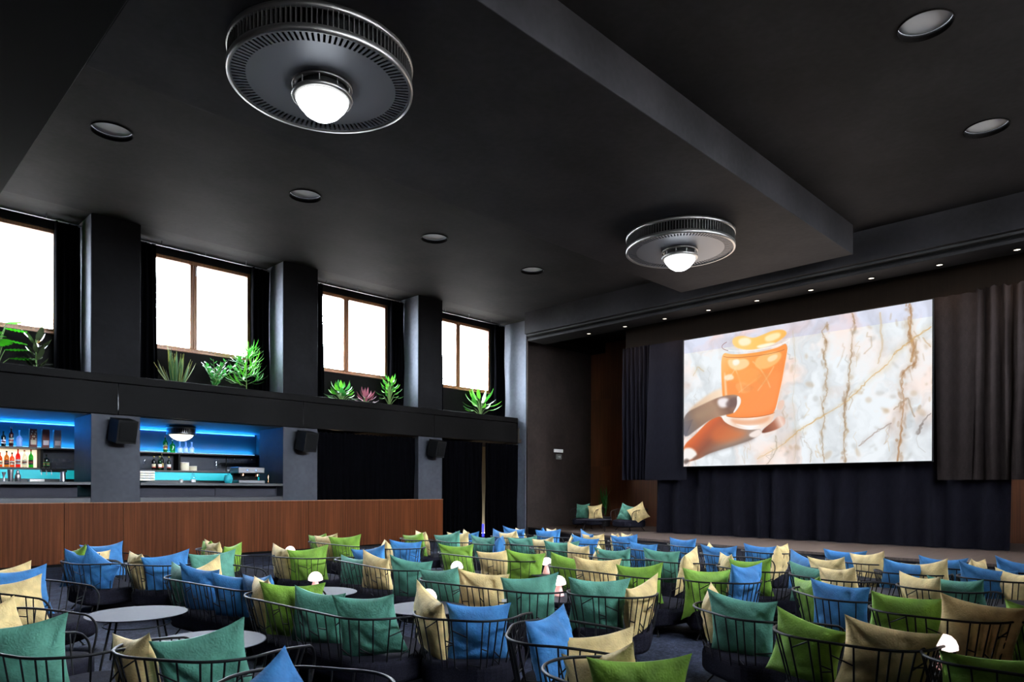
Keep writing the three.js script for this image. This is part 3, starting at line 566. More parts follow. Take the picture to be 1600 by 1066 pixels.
// row, armchair or sofa, x, z, turn in degrees, width scale, near, cushions: [colour, x, y, z, yaw, pitch, roll, tag]
const SEATS = [
  [0, 'A', -8.97, -9.11, -12, 1.12, 0, [['b', -9.24, 0.46, -9.04, 1, 11, -8], ['y', -8.9, 0.46, -8.97, 7, 11, 12]]],
  [0, 'A', -9.41, -9.81, -20, 1.12, 0, [['b', -9.59, 0.46, -9.75, 14, 11, -4], ['y', -9.62, 0.46, -9.97, 330, 11, 0]]],
  [0, 'A', -8.54, -9.81, -16, 1.12, 0, [['b', -8.91, 0.46, -9.81, 327, 8, 10], ['b', -8.68, 0.46, -9.72, 19, 11, -1], ['y', -8.75, 0.46, -9.95, 326, 11, 0]]],
  [0, 'A', -7.12, -9.02, -11, 0.99, 0, [['b', -7.2, 0.46, -8.91, 23, 11, -10], ['y', -7.44, 0.46, -8.98, 317, 8, 0]]],
  [0, 'A', -7.52, -9.82, -18, 1.05, 0, [['b', -7.76, 0.46, -9.77, 333, 11, -6], ['y', -7.57, 0.46, -9.71, 10, 11, 3]]],
  [0, 'A', -6.73, -9.69, -18, 1.12, 0, [['b', -6.84, 0.46, -9.6, 14, 11, 4], ['y', -7.1, 0.46, -9.7, 313, 8, 0], ['y', -6.94, 0.46, -9.84, 320, 11, 0]]],
  [0, 'A', -5.64, -9.76, -29, 1.12, 0, [['b', -5.85, 0.46, -9.74, 6, 11, -2]]],
  [0, 'A', -4.53, -8.78, -26, 0.96, 0, [['y', -4.84, 0.46, -8.82, 308, 8, 0], ['b', -4.64, 0.46, -8.7, 9, 11, 2]]],
  [0, 'A', -4.35, -9.64, -19, 0.96, 0, [['b', -4.5, 0.46, -9.56, 16, 11, -4], ['y', -4.16, 0.46, -9.47, 97, 8, 0]]],
  [0, 'A', -2.96, -9.17, -33, 1.12, 0, [['b', -3.23, 0.46, -9.21, 1, 11, -5], ['y', -2.82, 0.46, -8.94, 328, 11, 5]]],
  [0, 'A', -2.03, -9.29, -5, 0.9, 1, [['b', -2.15, 0.46, -9.18, 13, 11, -3], ['y', -1.8, 0.46, -9.17, 92, 8, 0]]],
  [0, 'A', -1.38, -9.37, 11, 0.9, 1, [['b', -1.4, 0.46, -9.25, 9, 11, -6]]],
  [1, 'A', -9.66, -7.55, -19, 1.12, 0, [['l', -9.74, 0.46, -7.45, 16, 11, 8], ['y', -9.87, 0.46, -7.71, 343, 11, 0]]],
  [1, 'A', -8.85, -7.72, -17, 1.12, 0, [['g', -9.12, 0.46, -7.68, 17, 11, 6], ['y', -9.06, 0.46, -7.87, 358, 11, 0]]],
  [1, 'A', -9.3, -8.38, -2, 1.05, 0, [['b', -9.3, 0.46, -8.26, 25, 11, 0], ['y', -9.51, 0.46, -8.47, 336, 11, 0]]],
  [1, 'A', -8.11, -7.79, -4, 0.9, 0, [['g', -8.22, 0.46, -7.67, 7, 11, 0], ['b', -7.89, 0.49, -7.67, 129, 8, 0]]],
  [1, 'A', -7.46, -8.14, -3, 1.12, 0, [['g', -7.69, 0.46, -8.04, 31, 11, 5], ['y', -7.22, 0.46, -8.01, 348, 11, 3]]],
  [1, 'S', -6.38, -7.76, -6, 0.9, 0, [['g', -6.58, 0.46, -7.66, 25, 11, -2], ['y', -6.23, 0.46, -7.62, 354, 11, -5]]],
  [1, 'A', -5.35, -7.4, -12, 0.96, 0, [['y', -5.65, 0.46, -7.36, 314, 8, 0], ['g', -5.36, 0.46, -7.28, 14, 11, 2]]],
  [1, 'A', -5.68, -8.74, -21, 1.12, 0, [['b', -5.85, 0.46, -8.67, 11, 11, -3]]],
  [1, 'A', -4.62, -7.64, -23, 1.12, 0, [['g', -4.87, 0.46, -7.61, 12, 11, -3], ['y', -4.37, 0.48, -7.42, 98, 8, 5]]],
  [1, 'A', -3.55, -7.5, -23, 1.12, 1, [['y', -3.92, 0.46, -7.54, 306, 8, 0], ['l', -3.57, 0.46, -7.37, 12, 11, 3]]],
  [1, 'A', -3.08, -8.3, -34, 1.12, 1, [['b', -3.36, 0.46, -8.33, 335, 11, -8], ['y', -2.97, 0.46, -8.08, 341, 11, 6]]],
  [1, 'A', -2.63, -7.33, -22, 1.12, 1, [['g', -2.9, 0.47, -7.31, 347, 11, -6], ['y', -2.53, 0.46, -7.16, 334, 11, 5]]],
  [1, 'A', -2.22, -8.38, 9, 0.9, 1, [['b', -2.27, 0.46, -8.25, 15, 11, -10], ['y', -2.04, 0.46, -8.29, 335, 11, 8]]],
  [1, 'A', -1.66, -7.25, -4, 0.9, 1, [['y', -1.83, 0.46, -7.14, 333, 11, -2], ['g', -1.51, 0.46, -7.12, 353, 11, 6]]],
  [1, 'A', -1.43, -8.43, -9, 0.9, 1, [['b', -1.55, 0.46, -8.32, 11, 11, -7], ['y', -1.29, 0.46, -8.28, 318, 11, -3]]],
  [2, 'S', -9.65, -6.09, 2, 0.99, 0, [['l', -10.34, 0.46, -5.95, 6, 11, 6], ['y', -10.13, 0.46, -5.96, 11, 11, 2], ['l', -9.61, 0.46, -5.98, 36, 11, 2]]],
  [2, 'A', -8.5, -6.22, 57, 0.9, 0, [['y', -8.53, 0.46, -6, 335, 8, 0], ['b', -8.36, 0.46, -6.23, 53, 11, 1]]],
  [2, 'S', -6.62, -6.32, -3, 1.05, 0, [['l', -7.22, 0.46, -6.24, 31, 11, 2], ['y', -6.43, 0.46, -6.19, 31, 11, 5], ['l', -5.88, 0.46, -6.16, 31, 11, -5]]],
  [2, 'S', -4.52, -6.17, -5, 1, 1, [['l', -5.16, 0.46, -6.11, 17, 11, -14], ['y', -4.71, 0.46, -6.07, 23, 11, -4], ['l', -4.11, 0.46, -6.01, 29, 11, 3]]],
  [2, 'A', -3.36, -6.31, 31, 0.92, 1, [['l', -3.42, 0.46, -6.14, 55, 11, 2], ['b', -3.13, 0.5, -6.34, 82, 8, 0]]],
  [2, 'A', -2.13, -6.14, -41, 1.12, 1, [['l', -2.47, 0.46, -6.3, 321, 8, 8], ['b', -2.11, 0.46, -5.96, 354, 11, -3]]],
  [2, 'A', -1.34, -5.75, 2, 1.12, 1, [['l', -1.55, 0.46, -5.62, 15, 11, -7], ['y', -1.1, 0.46, -5.64, 11, 11, -10]]],
  [2, 'A', -0.65, -6.01, 14, 0.9, 1, [['l', -0.76, 0.46, -5.86, 7, 11, -3]]],
  [3, 'S', -9.45, -4.24, 3, 1.02, 0, [['l', -10.22, 0.46, -4.1, 359, 8, 8], ['y', -10.01, 0.46, -4.09, 1, 11, 0], ['l', -9.57, 0.46, -4.13, 126, 8, 4]]],
  [3, 'A', -8.23, -4.57, 19, 1.12, 0, [['y', -8.54, 0.46, -4.36, 355, 8, -6], ['l', -8.1, 0.46, -4.49, 53, 11, 3]]],
  [3, 'S', -6.79, -4.8, -6, 1.05, 1, [['b', -7.52, 0.46, -5.05, 16, 11, 6], ['g', -7.41, 0.39, -4.74, 18, 11, -4], ['y', -6.85, 0.46, -4.68, 10, 11, -6], ['g', -6.1, 0.46, -4.61, 29, 11, -5]]],
  [3, 'S', -4.66, -4.51, 7, 0.94, 1, [['g', -5.21, 0.48, -4.32, 21, 11, 6], ['y', -4.72, 0.46, -4.38, 32, 11, -5], ['g', -4.19, 0.46, -4.44, 41, 11, 1]]],
  [3, 'A', -3.59, -4.85, 30, 0.94, 1, [['g', -3.63, 0.46, -4.69, 38, 11, -3], ['y', -3.33, 0.46, -4.88, 100, 8, 8]]],
  [3, 'A', -2.3, -4.82, -28, 1.12, 1, [['y', -2.66, 0.46, -4.9, 306, 8, 0], ['g', -2.34, 0.46, -4.7, 7, 11, -4]]],
  [3, 'A', -1.49, -4.46, 0, 1.12, 1, [['l', -1.74, 0.46, -4.35, 358, 11, -14], ['y', -1.29, 0.46, -4.34, 17, 11, -8]]],
  [3, 'A', -0.73, -4.39, 1, 0.9, 1, [['l', -0.77, 0.38, -4.27, 10, 11, -3]]],
  [4, 'A', -9.34, -2.46, 6, 1.12, 0, [['l', -9.69, 0.47, -2.32, 8, 8, 10], ['b', -9.58, 0.46, -2.31, 40, 11, -8], ['b', -9.08, 0.46, -2.36, 40, 11, -28]]],
  [4, 'A', -10.07, -2.72, -42, 1, 0, [['b', -10.35, 0.47, -2.77, 83, -10, 5], ['y', -10.06, 0.44, -2.57, 111, -8, -6]]],
  [4, 'A', -8.59, -2.96, 32, 1.03, 1, [['y', -8.8, 0.46, -2.71, 358, 8, 0], ['b', -8.46, 0.46, -2.9, 67, 11, 5]]],
  [4, 'A', -7.6, -3.12, -45, 1, 1, [['g', -7.91, 0.48, -3.22, 80, -10, 3], ['y', -7.56, 0.42, -2.99, 108, -8, 12]]],
  [4, 'S', -6.48, -2.84, 7, 0.99, 1, [['g', -7.16, 0.46, -2.63, 7, 11, 0], ['b', -6.84, 0.46, -2.67, 22, 11, -4], ['b', -6.28, 0.46, -2.74, 27, 11, -3], ['b', -5.85, 0.46, -2.8, 4, 11, 4]]],
  [4, 'S', -4.77, -2.85, 3, 1.05, 1, [['y', -5.59, 0.46, -2.7, 341, 8, 0], ['l', -5.13, 0.46, -2.71, 37, 11, -3], ['g', -4.77, 0.46, -2.73, 26, 11, -6], ['g', -4.12, 0.49, -2.76, 37, 11, 8]]],
  [4, 'A', -3.7, -3.32, 30, 0.94, 1, [['y', -3.87, 0.49, -3.1, 341, 8, -10], ['b', -3.55, 0.46, -3.26, 47, 11, 0, 1]]],
  [4, 'A', -2.75, -3.26, -51, 1, 1, [['b', -2.77, 0.47, -3.16, 103, -12, 4], ['y', -2.56, 0.36, -3.31, 43, -25, 6]]],
  [4, 'A', -1.93, -2.75, -12, 1, 1, [['l', -2.04, 0.36, -2.98, 34, 10, 1], ['y', -2.28, 0.36, -3.02, 12, 8, 14]]],
  [5, 'A', -5.68, -0.91, -40, 1, 1, [['y', -5.86, 0.41, -0.88, 91, -10, 20]]],
  [5, 'A', -7.37, -1.36, -42, 1, 1, [['b', -7.71, 0.47, -1.37, 92, -10, 5], ['y', -7.19, 0.45, -1.25, 86, -8, 8], ['y', -7.97, 0.47, -1.32, 101, -6, 8]]],
  [5, 'A', -4.57, -1.04, 21, 1.12, 1, [['g', -4.73, 0.46, -0.85, 56, 11, 4]]],
  [5, 'A', -3.93, -1.56, 30, 1.12, 1, [['y', -4.19, 0.39, -1.29, 358, 8, 6], ['g', -3.8, 0.47, -1.5, 65, 11, 12]]],
  [5, 'A', -2.78, -1.48, -150, 1, 1, [['b', -2.84, 0.45, -1.41, 84, -14, 32]]],
];
{
  const perRow = {}, usedProto = {};
  SEATS.forEach(([row, kind, x, z, turn, wide, near, cushions], i) => {
    const k = perRow[row] = (perRow[row] ?? -1) + 1;
    const key = near ? (kind === 'A' && i % 2 ? 'A1b' : kind + '1') : kind + '0', src = SEAT[key];
    const names = cushions.map((c) => CUSHION[c[0]][0]), uniq = [...new Set(names)];
    const what = kind === 'A' ? 'wire armchair' : 'wire sofa';
    const holding = uniq.length > 2 ? 'three-coloured' : uniq.join(' and ');
    const label = `${what} with ${holding} cushions, ${ORD[k]} from bar, ${ROWS[row]}`;
    const o = usedProto[key] ? src.clone() : src; usedProto[key] = true;
    o.name = numbered(kind === 'A' ? 'wire_armchair' : 'wire_sofa'); scene.add(o);
    o.position.set(x, 0, z); o.rotation.set(0, turn * Math.PI / 180, 0); o.scale.set(wide, 1, 1);
    o.userData = { label, category: kind === 'A' ? 'armchair' : 'sofa', group: kind === 'A' ? 'wire armchairs in rows' : 'wire sofas in rows' };
    cushions.forEach(([color, px, py, pz, yaw, pitch, roll, tagOn], j) => {
      const same = names.filter((n) => n === names[j]).length, nth = names.slice(0, j).filter((n) => n === names[j]).length;
      const word = same > 1 ? `${ORD[nth]} ${names[j]}` : names[j];
      addCushion(color, px, py, pz, yaw, pitch, roll, `${word} cushion in the ${ORD[k]} seat from the bar, ${ROWS[row]}`, tagOn);
    });
  });
}
// two armchairs and a low table on the stage
for (const [x, turn, label, list] of [
  [-12.95, 188, 'black wire armchair on the stage with green and yellow cushions, next to the side wall', [['g', -13.2, 0.0, 'sea-green cushion in the stage armchair next to the side wall', 4], ['y', -12.62, 1, 'pale yellow cushion in the stage armchair next to the side wall', 8]]],
  [-11.45, 172, 'black wire armchair on the stage nearer to the long dark curtain', [['g', -11.62, 0, 'sea-green cushion in the stage armchair nearer to the long curtain', -14], ['y', -11.13, 1, 'pale yellow cushion behind wires in the stage armchair nearer to the curtain', 30]]]]) {
  const o = copy(SEAT.A0, label, [x, 0.3, -16.35], turn * Math.PI / 180);
  o.userData = { label, category: 'armchair', group: 'armchairs on the stage' }; o.scale.set(1.1, 1.05, 1);
  for (const [color, px, fwd, lab, roll] of list) addCushion(color, px, 0.785, -16.32 + fwd * 0.12, fwd ? 20 : 0, -14, roll, lab);
}

// ---------------------------------------------------------------- small round tables and mushroom lamps
function makeTable(label, x, z, y = 0.42, r = 0.38, base = 0) {
  const t = thing('side_table', label, 'table', [x, base, z], rr(0, 6), 'small round metal tables');
  part('table_top', lathe([[0, y - 0.012], [r - 0.02, y - 0.012], [r, y - 0.006], [r, y - 0.002], [r - 0.006, y], [0, y]], 56), M.tableTop, t);
  for (let k = 0; k < 4; k++) { const a = k / 4 * Math.PI * 2; part('leg', rod(V(0.6 * r * Math.cos(a), y - 0.012, 0.6 * r * Math.sin(a)), V(0.86 * r * Math.cos(a), 0, 0.86 * r * Math.sin(a)), 0.009, 8), M.wire, t); }
  part('under_ring', tube([0, 1, 2, 3, 4, 5, 6, 7].map((k) => V(0.66 * r * Math.cos(k * Math.PI / 4), y - 0.09, 0.66 * r * Math.sin(k * Math.PI / 4))), 0.005, 40, 5, true), M.wire, t);
}
reseed(5);
const glowDome = glow(1, 0.84, 0.8, 1.4), glowFoot = glow(1, 0.5, 0.45, 0.3);
function makeLamp(label, x, z, y = 0.42) {
  const t = thing('mushroom_lamp', label, 'table lamp', [x, y, z], 0, 'glowing mushroom table lamps');
  part('lamp_base', lathe([[0, 0.001], [0.05, 0.001], [0.052, 0.008], [0.04, 0.05], [0.026, 0.1], [0.02, 0.118], [0, 0.118]], 28), glowFoot, t);
  part('lamp_shade', lathe([[0.018, 0.112], [0.05, 0.108], [0.071, 0.117], [0.07, 0.14], [0.058, 0.17], [0.036, 0.192], [0.014, 0.2], [0, 0.201]], 32), glowDome, t);
  const l = new THREE.PointLight(new THREE.Color().setRGB(1, 0.6, 0.45), 0.11); l.position.set(x, y + 0.14, z); l.shadow.radius = 2.5; l.castShadow = true; scene.add(l);
}
makeTable('round grey metal table standing free in the open floor, the one with daylight on it', -6.23, -1.91);
makeTable('round pale grey table behind the tilted sea-green cushion', -4.76, -1.89);
makeTable('round grey table with a lamp, behind the lime and green sofa', -6.25, -3.57); makeLamp('glowing mushroom lamp rising behind the lime-green cushion of the front sofa', -6.28, -3.56);
makeTable('dark round table between the front sofa and the light blue cushion', -4.78, -3.78, 0.42, 0.36); makeLamp('glowing mushroom lamp leaning over the pale yellow cushion beside the light blue one', -4.56, -3.62);
makeTable('round table with a half-hidden lamp between the fourth and third rows', -6.1, -5.4, 0.42, 0.33); makeLamp('glowing mushroom lamp peeking over a sea-green cushion in the middle of the rows', -6.09, -5.25);
makeTable('small dark table between two sofas in the third row', -5.6, -6.27, 0.42, 0.2); makeLamp('glowing mushroom lamp between two lime-green cushions of neighbouring sofas', -5.67, -6.33);
makeTable('dark table beside the sea-green cushion with a round lamp', -4.42, -5.2, 0.4, 0.34); makeLamp('glowing mushroom lamp at the corner of a wide sea-green cushion', -4.5, -5.2, 0.4);
makeTable('dark table under the brightest lamp near the right picture edge', -0.93, -4.86, 0.42, 0.26); makeLamp('big bright mushroom lamp above the olive-lit cushion at the right picture edge', -1.06, -4.62);
makeTable('round table under a pinkish lamp by the bar front', -9.35, -4.95, 0.42, 0.3); makeLamp('small pinkish mushroom lamp between a yellow and a lime-green cushion', -9.3, -4.87);
makeTable('round grey table in front of the yellow cushions at the stage side', -2.79, -8.8, 0.42, 0.3);
makeTable('round grey table left of the yellow and green pair of cushions', -2.3, -7.75, 0.42, 0.3);
makeTable('dark round table at the right picture edge in front of blue and tan cushions', -1.2, -7.7, 0.42, 0.34);
makeTable('low dark table in front of the two armchairs on the stage', -12.0, -15.35, 0.32, 0.5, 0.3);

// ---------------------------------------------------------------- plants on the ledge
function blade(len, wid, curl = 0.25, fold = 0.15, n = 8, shape = (t) => Math.sin(Math.PI * Math.pow(t, 0.8))) {  // one leaf along +y, thick at the midrib
  const pos = [], uv = [], idx = [];
  for (let j = 0; j <= n; j++) { const t = j / n, w = wid / 2 * Math.max(0.02, shape(t)), z = -curl * len * t * t, y = len * t * (1 - 0.25 * Math.abs(curl) * t); for (let i = -1; i <= 1; i++) { pos.push(i * w, y, z + Math.abs(i) * fold * w); uv.push(i * w, y); } }
  for (let j = 0; j < n; j++) for (let i = 0; i < 2; i++) { const a = j * 3 + i; idx.push(a, a + 1, a + 3, a + 1, a + 4, a + 3); }
  const g = new THREE.BufferGeometry(); g.setAttribute('position', new THREE.Float32BufferAttribute(pos, 3)); g.setAttribute('uv', new THREE.Float32BufferAttribute(uv, 2)); g.setIndex(idx); g.computeVertexNormals(); return g;
}
function leafAt(geo, mat, parent, p, az, tilt, scale = 1, roll = 0) {  // tilt: 0 upright, 90 level
  const m = part('leaf', geo, mat, parent); m.position.copy(p); m.rotation.order = 'YXZ'; m.rotation.set(tilt * Math.PI / 180, az, roll); m.scale.setScalar(scale); return m;
}
const LEDGE_Y = 3.32;
function plantBase(name, label, z, x = -15.25, potR = 0.13, potMat = M.pot) {
  const t = thing(name, label, 'plant', [x, LEDGE_Y, z], 0, 'potted plants on the window ledge');
  part('pot', lathe([[0, 0.001], [potR * 0.75, 0.001], [potR, 0.2], [potR * 1.06, 0.21], [potR * 1.0, 0.22], [potR * 0.92, 0.2], [0, 0.19]], 24), potMat, t);
  return t;
}
{ // large split-leaf plant at the picture edge
  const t = plantBase('split_leaf_plant', 'bright green plant with large drooping split leaves at the left picture edge', -2.36), g = (() => {
    const L = 0.34, s = new THREE.Shape(); s.moveTo(0, 0); const n = 6; for (let i = 0; i < n; i++) { const f = i / n, y0 = L * f, w = 0.14 * Math.sin(Math.PI * (0.15 + 0.8 * f)); s.lineTo(w * 0.35, y0 + 0.004); s.lineTo(w, y0 + 0.02); s.lineTo(w, y0 + L / n * 0.75); } s.lineTo(0, L); for (let i = n - 1; i >= 0; i--) { const f = i / n, y0 = L * f, w = 0.14 * Math.sin(Math.PI * (0.15 + 0.8 * f)); s.lineTo(-w, y0 + L / n * 0.75); s.lineTo(-w, y0 + 0.02); s.lineTo(-w * 0.35, y0 + 0.004); }
    return new THREE.ExtrudeGeometry(s, { depth: 0.002, bevelEnabled: false });
  })();
  reseed(101);
  for (let i = 0; i < 9; i++) { const az = rr(0, 6.28), h = 0.45 + i * 0.085, top = V(Math.sin(az) * 0.18, h, Math.cos(az) * 0.18); part('leaf_stalk', tube([V(0, 0.19, 0), V(top.x * 0.3, h * 0.7, top.z * 0.3), top], 0.006, 10, 5), M.stem, t); leafAt(g, LEAF.bright, t, top, az, rr(70, 115), rr(0.8, 1.15)); }
  for (const [h, az, ti] of [[0.98, -0.2, 95], [0.78, -0.3, 100], [0.6, -0.2, 85]]) { const top = V(-0.02, h, -0.12); part('leaf_stalk', tube([V(0, 0.19, 0), V(0, h * 0.7, -0.05), top], 0.006, 10, 5), M.stem, t); leafAt(g, LEAF.bright, t, top, Math.PI + az, ti, 1.0); }
}
{ // rubber plant
  const t = plantBase('rubber_plant', 'dark rubber plant with thick glossy oval leaves under the picture-edge window', -2.95), g = blade(0.3, 0.1, 0.12, 0.2);
  reseed(102); part('stem', rod(V(0, 0.19, 0), V(0.02, 0.85, 0.01), 0.012, 7), M.stem, t);
  for (let i = 0; i < 20; i++) { const h = 0.3 + 0.55 * (i / 20); leafAt(g, LEAF.rubber, t, V(0.02 * h, h, 0), i * 2.4 + rr(-0.3, 0.3), rr(28, 80) + (i < 6 ? 20 : 0), rr(0.8, 1.25)); }
  leafAt(g, leafMat(0.35, 0.2, 0.03), t, V(0, 0.72, 0), 2.9, 12, 0.9);
}
{ // snake plant
  const t = plantBase('snake_plant', 'tall snake plant with upright sword leaves edged in yellow', -5.4, -15.22, 0.16), sw = (q) => 0.55 + 0.45 * Math.sin(Math.PI * Math.min(1, q * 1.15)) - 0.98 * Math.pow(q, 5);
  reseed(103);
  for (let i = 0; i < 19; i++) { const len = i < 12 ? rr(0.72, 1.02) : rr(0.5, 0.7), az = rr(0, 6.28), ti = i < 12 ? rr(2, 13) : rr(20, 38), p = V(Math.sin(az) * rr(0.02, 0.09), 0.18, Math.cos(az) * rr(0.02, 0.1)); const l = leafAt(blade(len, 0.072, rr(-0.04, 0.1), 0.3, 10, sw), LEAF.snake, t, p, az, ti, 1, rr(-0.1, 0.1)); for (const sgn of [-1, 1]) { const pts = []; for (let j = 0; j <= 10; j++) { const q = j / 10; pts.push(V(sgn * 0.036 * Math.max(0.02, sw(q)), len * q, 0.3 * 0.031 * sw(q))); } part('leaf_margin', tube(pts, 0.0022, 12, 4), leafMat(0.45, 0.45, 0.1), l, 'yellow leaf edge'); } }
}
{ // feathery plant with small paired leaves
  const t = plantBase('paired_leaf_plant', 'low dark green plant with arching stems of small paired glossy leaves', -6.2, -15.2, 0.14);
  reseed(104); const g = blade(0.11, 0.055, 0.1, 0.15, 5);
  for (let i = 0; i < 13; i++) {
    const az = i / 13 * 6.28 + rr(-0.2, 0.2), len = rr(0.6, 0.85), lean = rr(0.25, 0.75), pt = (q) => V(Math.sin(az) * len * lean * q * q, 0.19 + len * q * (1 - 0.25 * lean * q), Math.cos(az) * len * lean * q * q);
    part('stem', tube([0, 0.33, 0.66, 1].map(pt), 0.006, 10, 5), M.stem, t);
    for (let k = 3; k < 13; k++) leafAt(g, LEAF.deep, t, pt(k / 12.5), az + (k % 2 ? 1.25 : -1.25), 58, rr(0.8, 1.1));
  }
}
{ // narrow-leaved tree-like plant
  const t = plantBase('narrow_leaf_fig', 'tall plant with many narrow drooping leaves beside the dark curtain', -6.9, -15.2, 0.15);
  reseed(105); const g = blade(0.3, 0.03, 0.45, 0.25, 7);
  part('stem', rod(V(0, 0.19, 0), V(0.01, 1.25, 0.02), 0.01, 6), M.stem, t);
  for (let b = 0; b < 16; b++) {
    const h = 0.4 + 0.8 * b / 16, az = b * 2.4, r = 0.28 * (1 - 0.65 * b / 16), tip = V(Math.sin(az) * r, h + 0.12, Math.cos(az) * r);
    part('branch', rod(V(0, h, 0), tip, 0.004, 5), M.stem, t);
    for (let k = 0; k < 11; k++) leafAt(g, b % 3 ? LEAF.mid : LEAF.bright, t, V(0, h, 0).lerp(tip, 0.3 + 0.7 * k / 10), az + rr(-1.4, 1.4), rr(50, 115), rr(0.75, 1.15));
  }
}
function broadPlant(name, label, z, seed, mats, n, len, wid, spread, height, potMat = M.pot, x = -15.2) {
  const t = plantBase(name, label, z, x, 0.13, potMat); reseed(seed);
  const g = blade(len, wid, 0.32, 0.22);
  for (let i = 0; i < n; i++) {
    const az = i * 2.4 + rr(-0.3, 0.3), q = i / n, h = 0.22 + height * (0.35 + 0.65 * q), r = spread * (1 - 0.7 * q), p = V(Math.sin(az) * r, h, Math.cos(az) * r);
    part('leaf_stalk', tube([V(0, 0.19, 0), V(p.x * 0.35, h * 0.75, p.z * 0.35), p], 0.005, 8, 5), M.stem, t);
    leafAt(g, mats[i % mats.length], t, p, az, 100 - 62 * q + rr(-12, 12), rr(0.8, 1.2));
  }
  return t;
}
broadPlant('broad_leaf_plant', 'bushy bright green plant with broad pale-veined leaves above the curtained opening', -9.32, 106, [LEAF.bright, LEAF.mid, LEAF.bright, LEAF.deep], 26, 0.24, 0.1, 0.22, 0.42);
broadPlant('red_leaf_plant', 'small plant with reddish purple narrow leaves between two green ones', -10.02, 107, [LEAF.red], 22, 0.26, 0.055, 0.12, 0.28);
broadPlant('twin_stem_plant', 'green plant in two pale ringed pots next to the dark curtain', -10.75, 108, [LEAF.bright, LEAF.mid], 30, 0.2, 0.07, 0.2, 0.78);
{
  const t = broadPlant('peace_lily', 'bright green peace lily alone under the window closest to the stage', -14.0, 109, [LEAF.bright, LEAF.bright, LEAF.mid], 19, 0.42, 0.11, 0.26, 0.62);
  part('flower_stalk', rod(V(0, 0.2, 0), V(-0.06, 1.25, -0.02), 0.004, 5), M.stem, t); leafAt(blade(0.12, 0.05, 0.1, 0.3), M.white, t, V(-0.06, 1.22, -0.02), 1, 15, 0.8);
}
{ // dim plant on the stage
  const t = thing('stage_plant', 'dim slender plant behind the armchair next to the stage side wall', 'plant', [-13.3, 0.3, -17.6]); reseed(110);
  part('pot', lathe([[0, 0], [0.13, 0], [0.17, 0.3], [0.15, 0.3], [0, 0.27]], 20), M.pot, t);
  const g = blade(0.7, 0.05, 0.4, 0.2); for (let i = 0; i < 16; i++) leafAt(g, LEAF.deep, t, V(0, 0.27 + 0.02 * i, 0), i * 2.4, rr(8, 50), rr(0.8, 1.15));
}

// ---------------------------------------------------------------- loudspeakers on the bar piers
['pier between the two lit bar openings', 'pier beside the curtained opening', 'pier next to the doorway curtains'].forEach((w, i) => {
  const t = thing('loudspeaker', `black wall loudspeaker on the ${w}`, 'loudspeaker', [-14.55, 2.53, [-4.2, -8.02, -11.82][i]], 0, 'black wall loudspeakers'); t.rotation.set(0, 0.25, -0.16);
  const s = new THREE.Shape([[-0.15, -0.2], [0.13, -0.22], [0.15, 0.2], [-0.13, 0.22]].map((p) => new THREE.Vector2(...p)));
  part('cabinet', new THREE.ExtrudeGeometry(s, { depth: 0.36, bevelEnabled: true, bevelSize: 0.012, bevelThickness: 0.012, bevelSegments: 2 }).translate(0, 0, -0.18), M.black, t);
  part('front_grille', new RoundedBoxGeometry(0.012, 0.36, 0.32, 1, 0.005).translate(0.158, -0.005, 0), std(0.006, 0.006, 0.006, 0.9, { specularIntensity: 0.1 }), t);
  part('bracket', box(-0.235, -0.1, -0.03, 0.03, -0.03, 0.03, 0.005), M.black, t);
});
{ // exit sign pair on the stage side wall
  const t = thing('emergency_sign', 'small pale emergency light box over a little dark sign on the stage side wall', 'sign', [-14.6, 2.58, -16.9]);
  t.position.x = -14.69;
  part('light_box', new RoundedBoxGeometry(0.06, 0.1, 0.4, 2, 0.01).translate(0.03, 0.1, 0), M.white, t);
  part('sign_plate', new RoundedBoxGeometry(0.03, 0.16, 0.26, 2, 0.006).translate(0.016, -0.09, -0.03), std(0.12, 0.13, 0.12, 0.6), t);
  part('arrow', merge([box(0.031, 0.034, -0.096, -0.084, -0.1, 0.02), rod(V(0.033, -0.09, -0.1), V(0.033, -0.06, -0.06), 0.005, 4), rod(V(0.033, -0.09, -0.1), V(0.033, -0.12, -0.06), 0.005, 4)]), M.white, t);
}

// ---------------------------------------------------------------- the bar
const BX = -17.5;
{ // counter slabs, recessed front and rail in both bar openings
  BAYS.slice(0, 2).forEach(([a, b], i) => {
    const w = i ? 'bar opening with the ceiling lamp' : 'bar opening at the picture edge', a2 = i ? a : 3.4;
    const t = thing('bar_counter', `black bar counter top in the ${w}`, 'bar counter', [0, 0, 0], 0, 'bar counters');
    part('counter_top', box(-15.75, LX + 0.005, 1.50, 1.555, b + 0.004, a2 - 0.004, 0.006), M.counter, t);
    const mid = (a2 + b) / 2;
    const cuts = i ? [a - 0.004, -6.15, b + 0.004] : [a2 - 0.004, -0.8, b + 0.15];
    for (let k = 0; k < 2; k++) part('front_panel', box(-15.12, -15.08, 1.2, 1.5, cuts[k + 1] + 0.005, cuts[k] - 0.005, 0.003), M.slot, t);
    part('rail', box(-14.9, LX + 0.0, 1.262, 1.28, b + 0.004, a2 - 0.004, 0.004), M.slot, t);
    part('lower_board', box(-15.05, LX - 0.004, 1.174, 1.258, b + 0.004, a2 - 0.004, 0.003), M.counter, t);
  });
}
const shelf = thing('bar_shelf', 'long dark bottle shelf on the blue-lit bar back wall', 'shelf', [0, 0, 0]);
part('shelf_board', box(BX, -17.14, 2.25, 2.285, -8.19, 3.4, 0.004), M.shelf, shelf);
for (const z of [-3.42, -6.17]) part('upright', box(BX, -17.16, 1.86, 2.25, z - 0.025, z + 0.025, 0.003), M.black, shelf);
const back = thing('back_counter', 'dark back counter with a glowing turquoise front along the bar', 'back counter', [0, 0, 0]);
part('counter_top', box(BX, -16.85, 1.82, 1.855, -8.19, 3.4, 0.004), M.shelf, back);
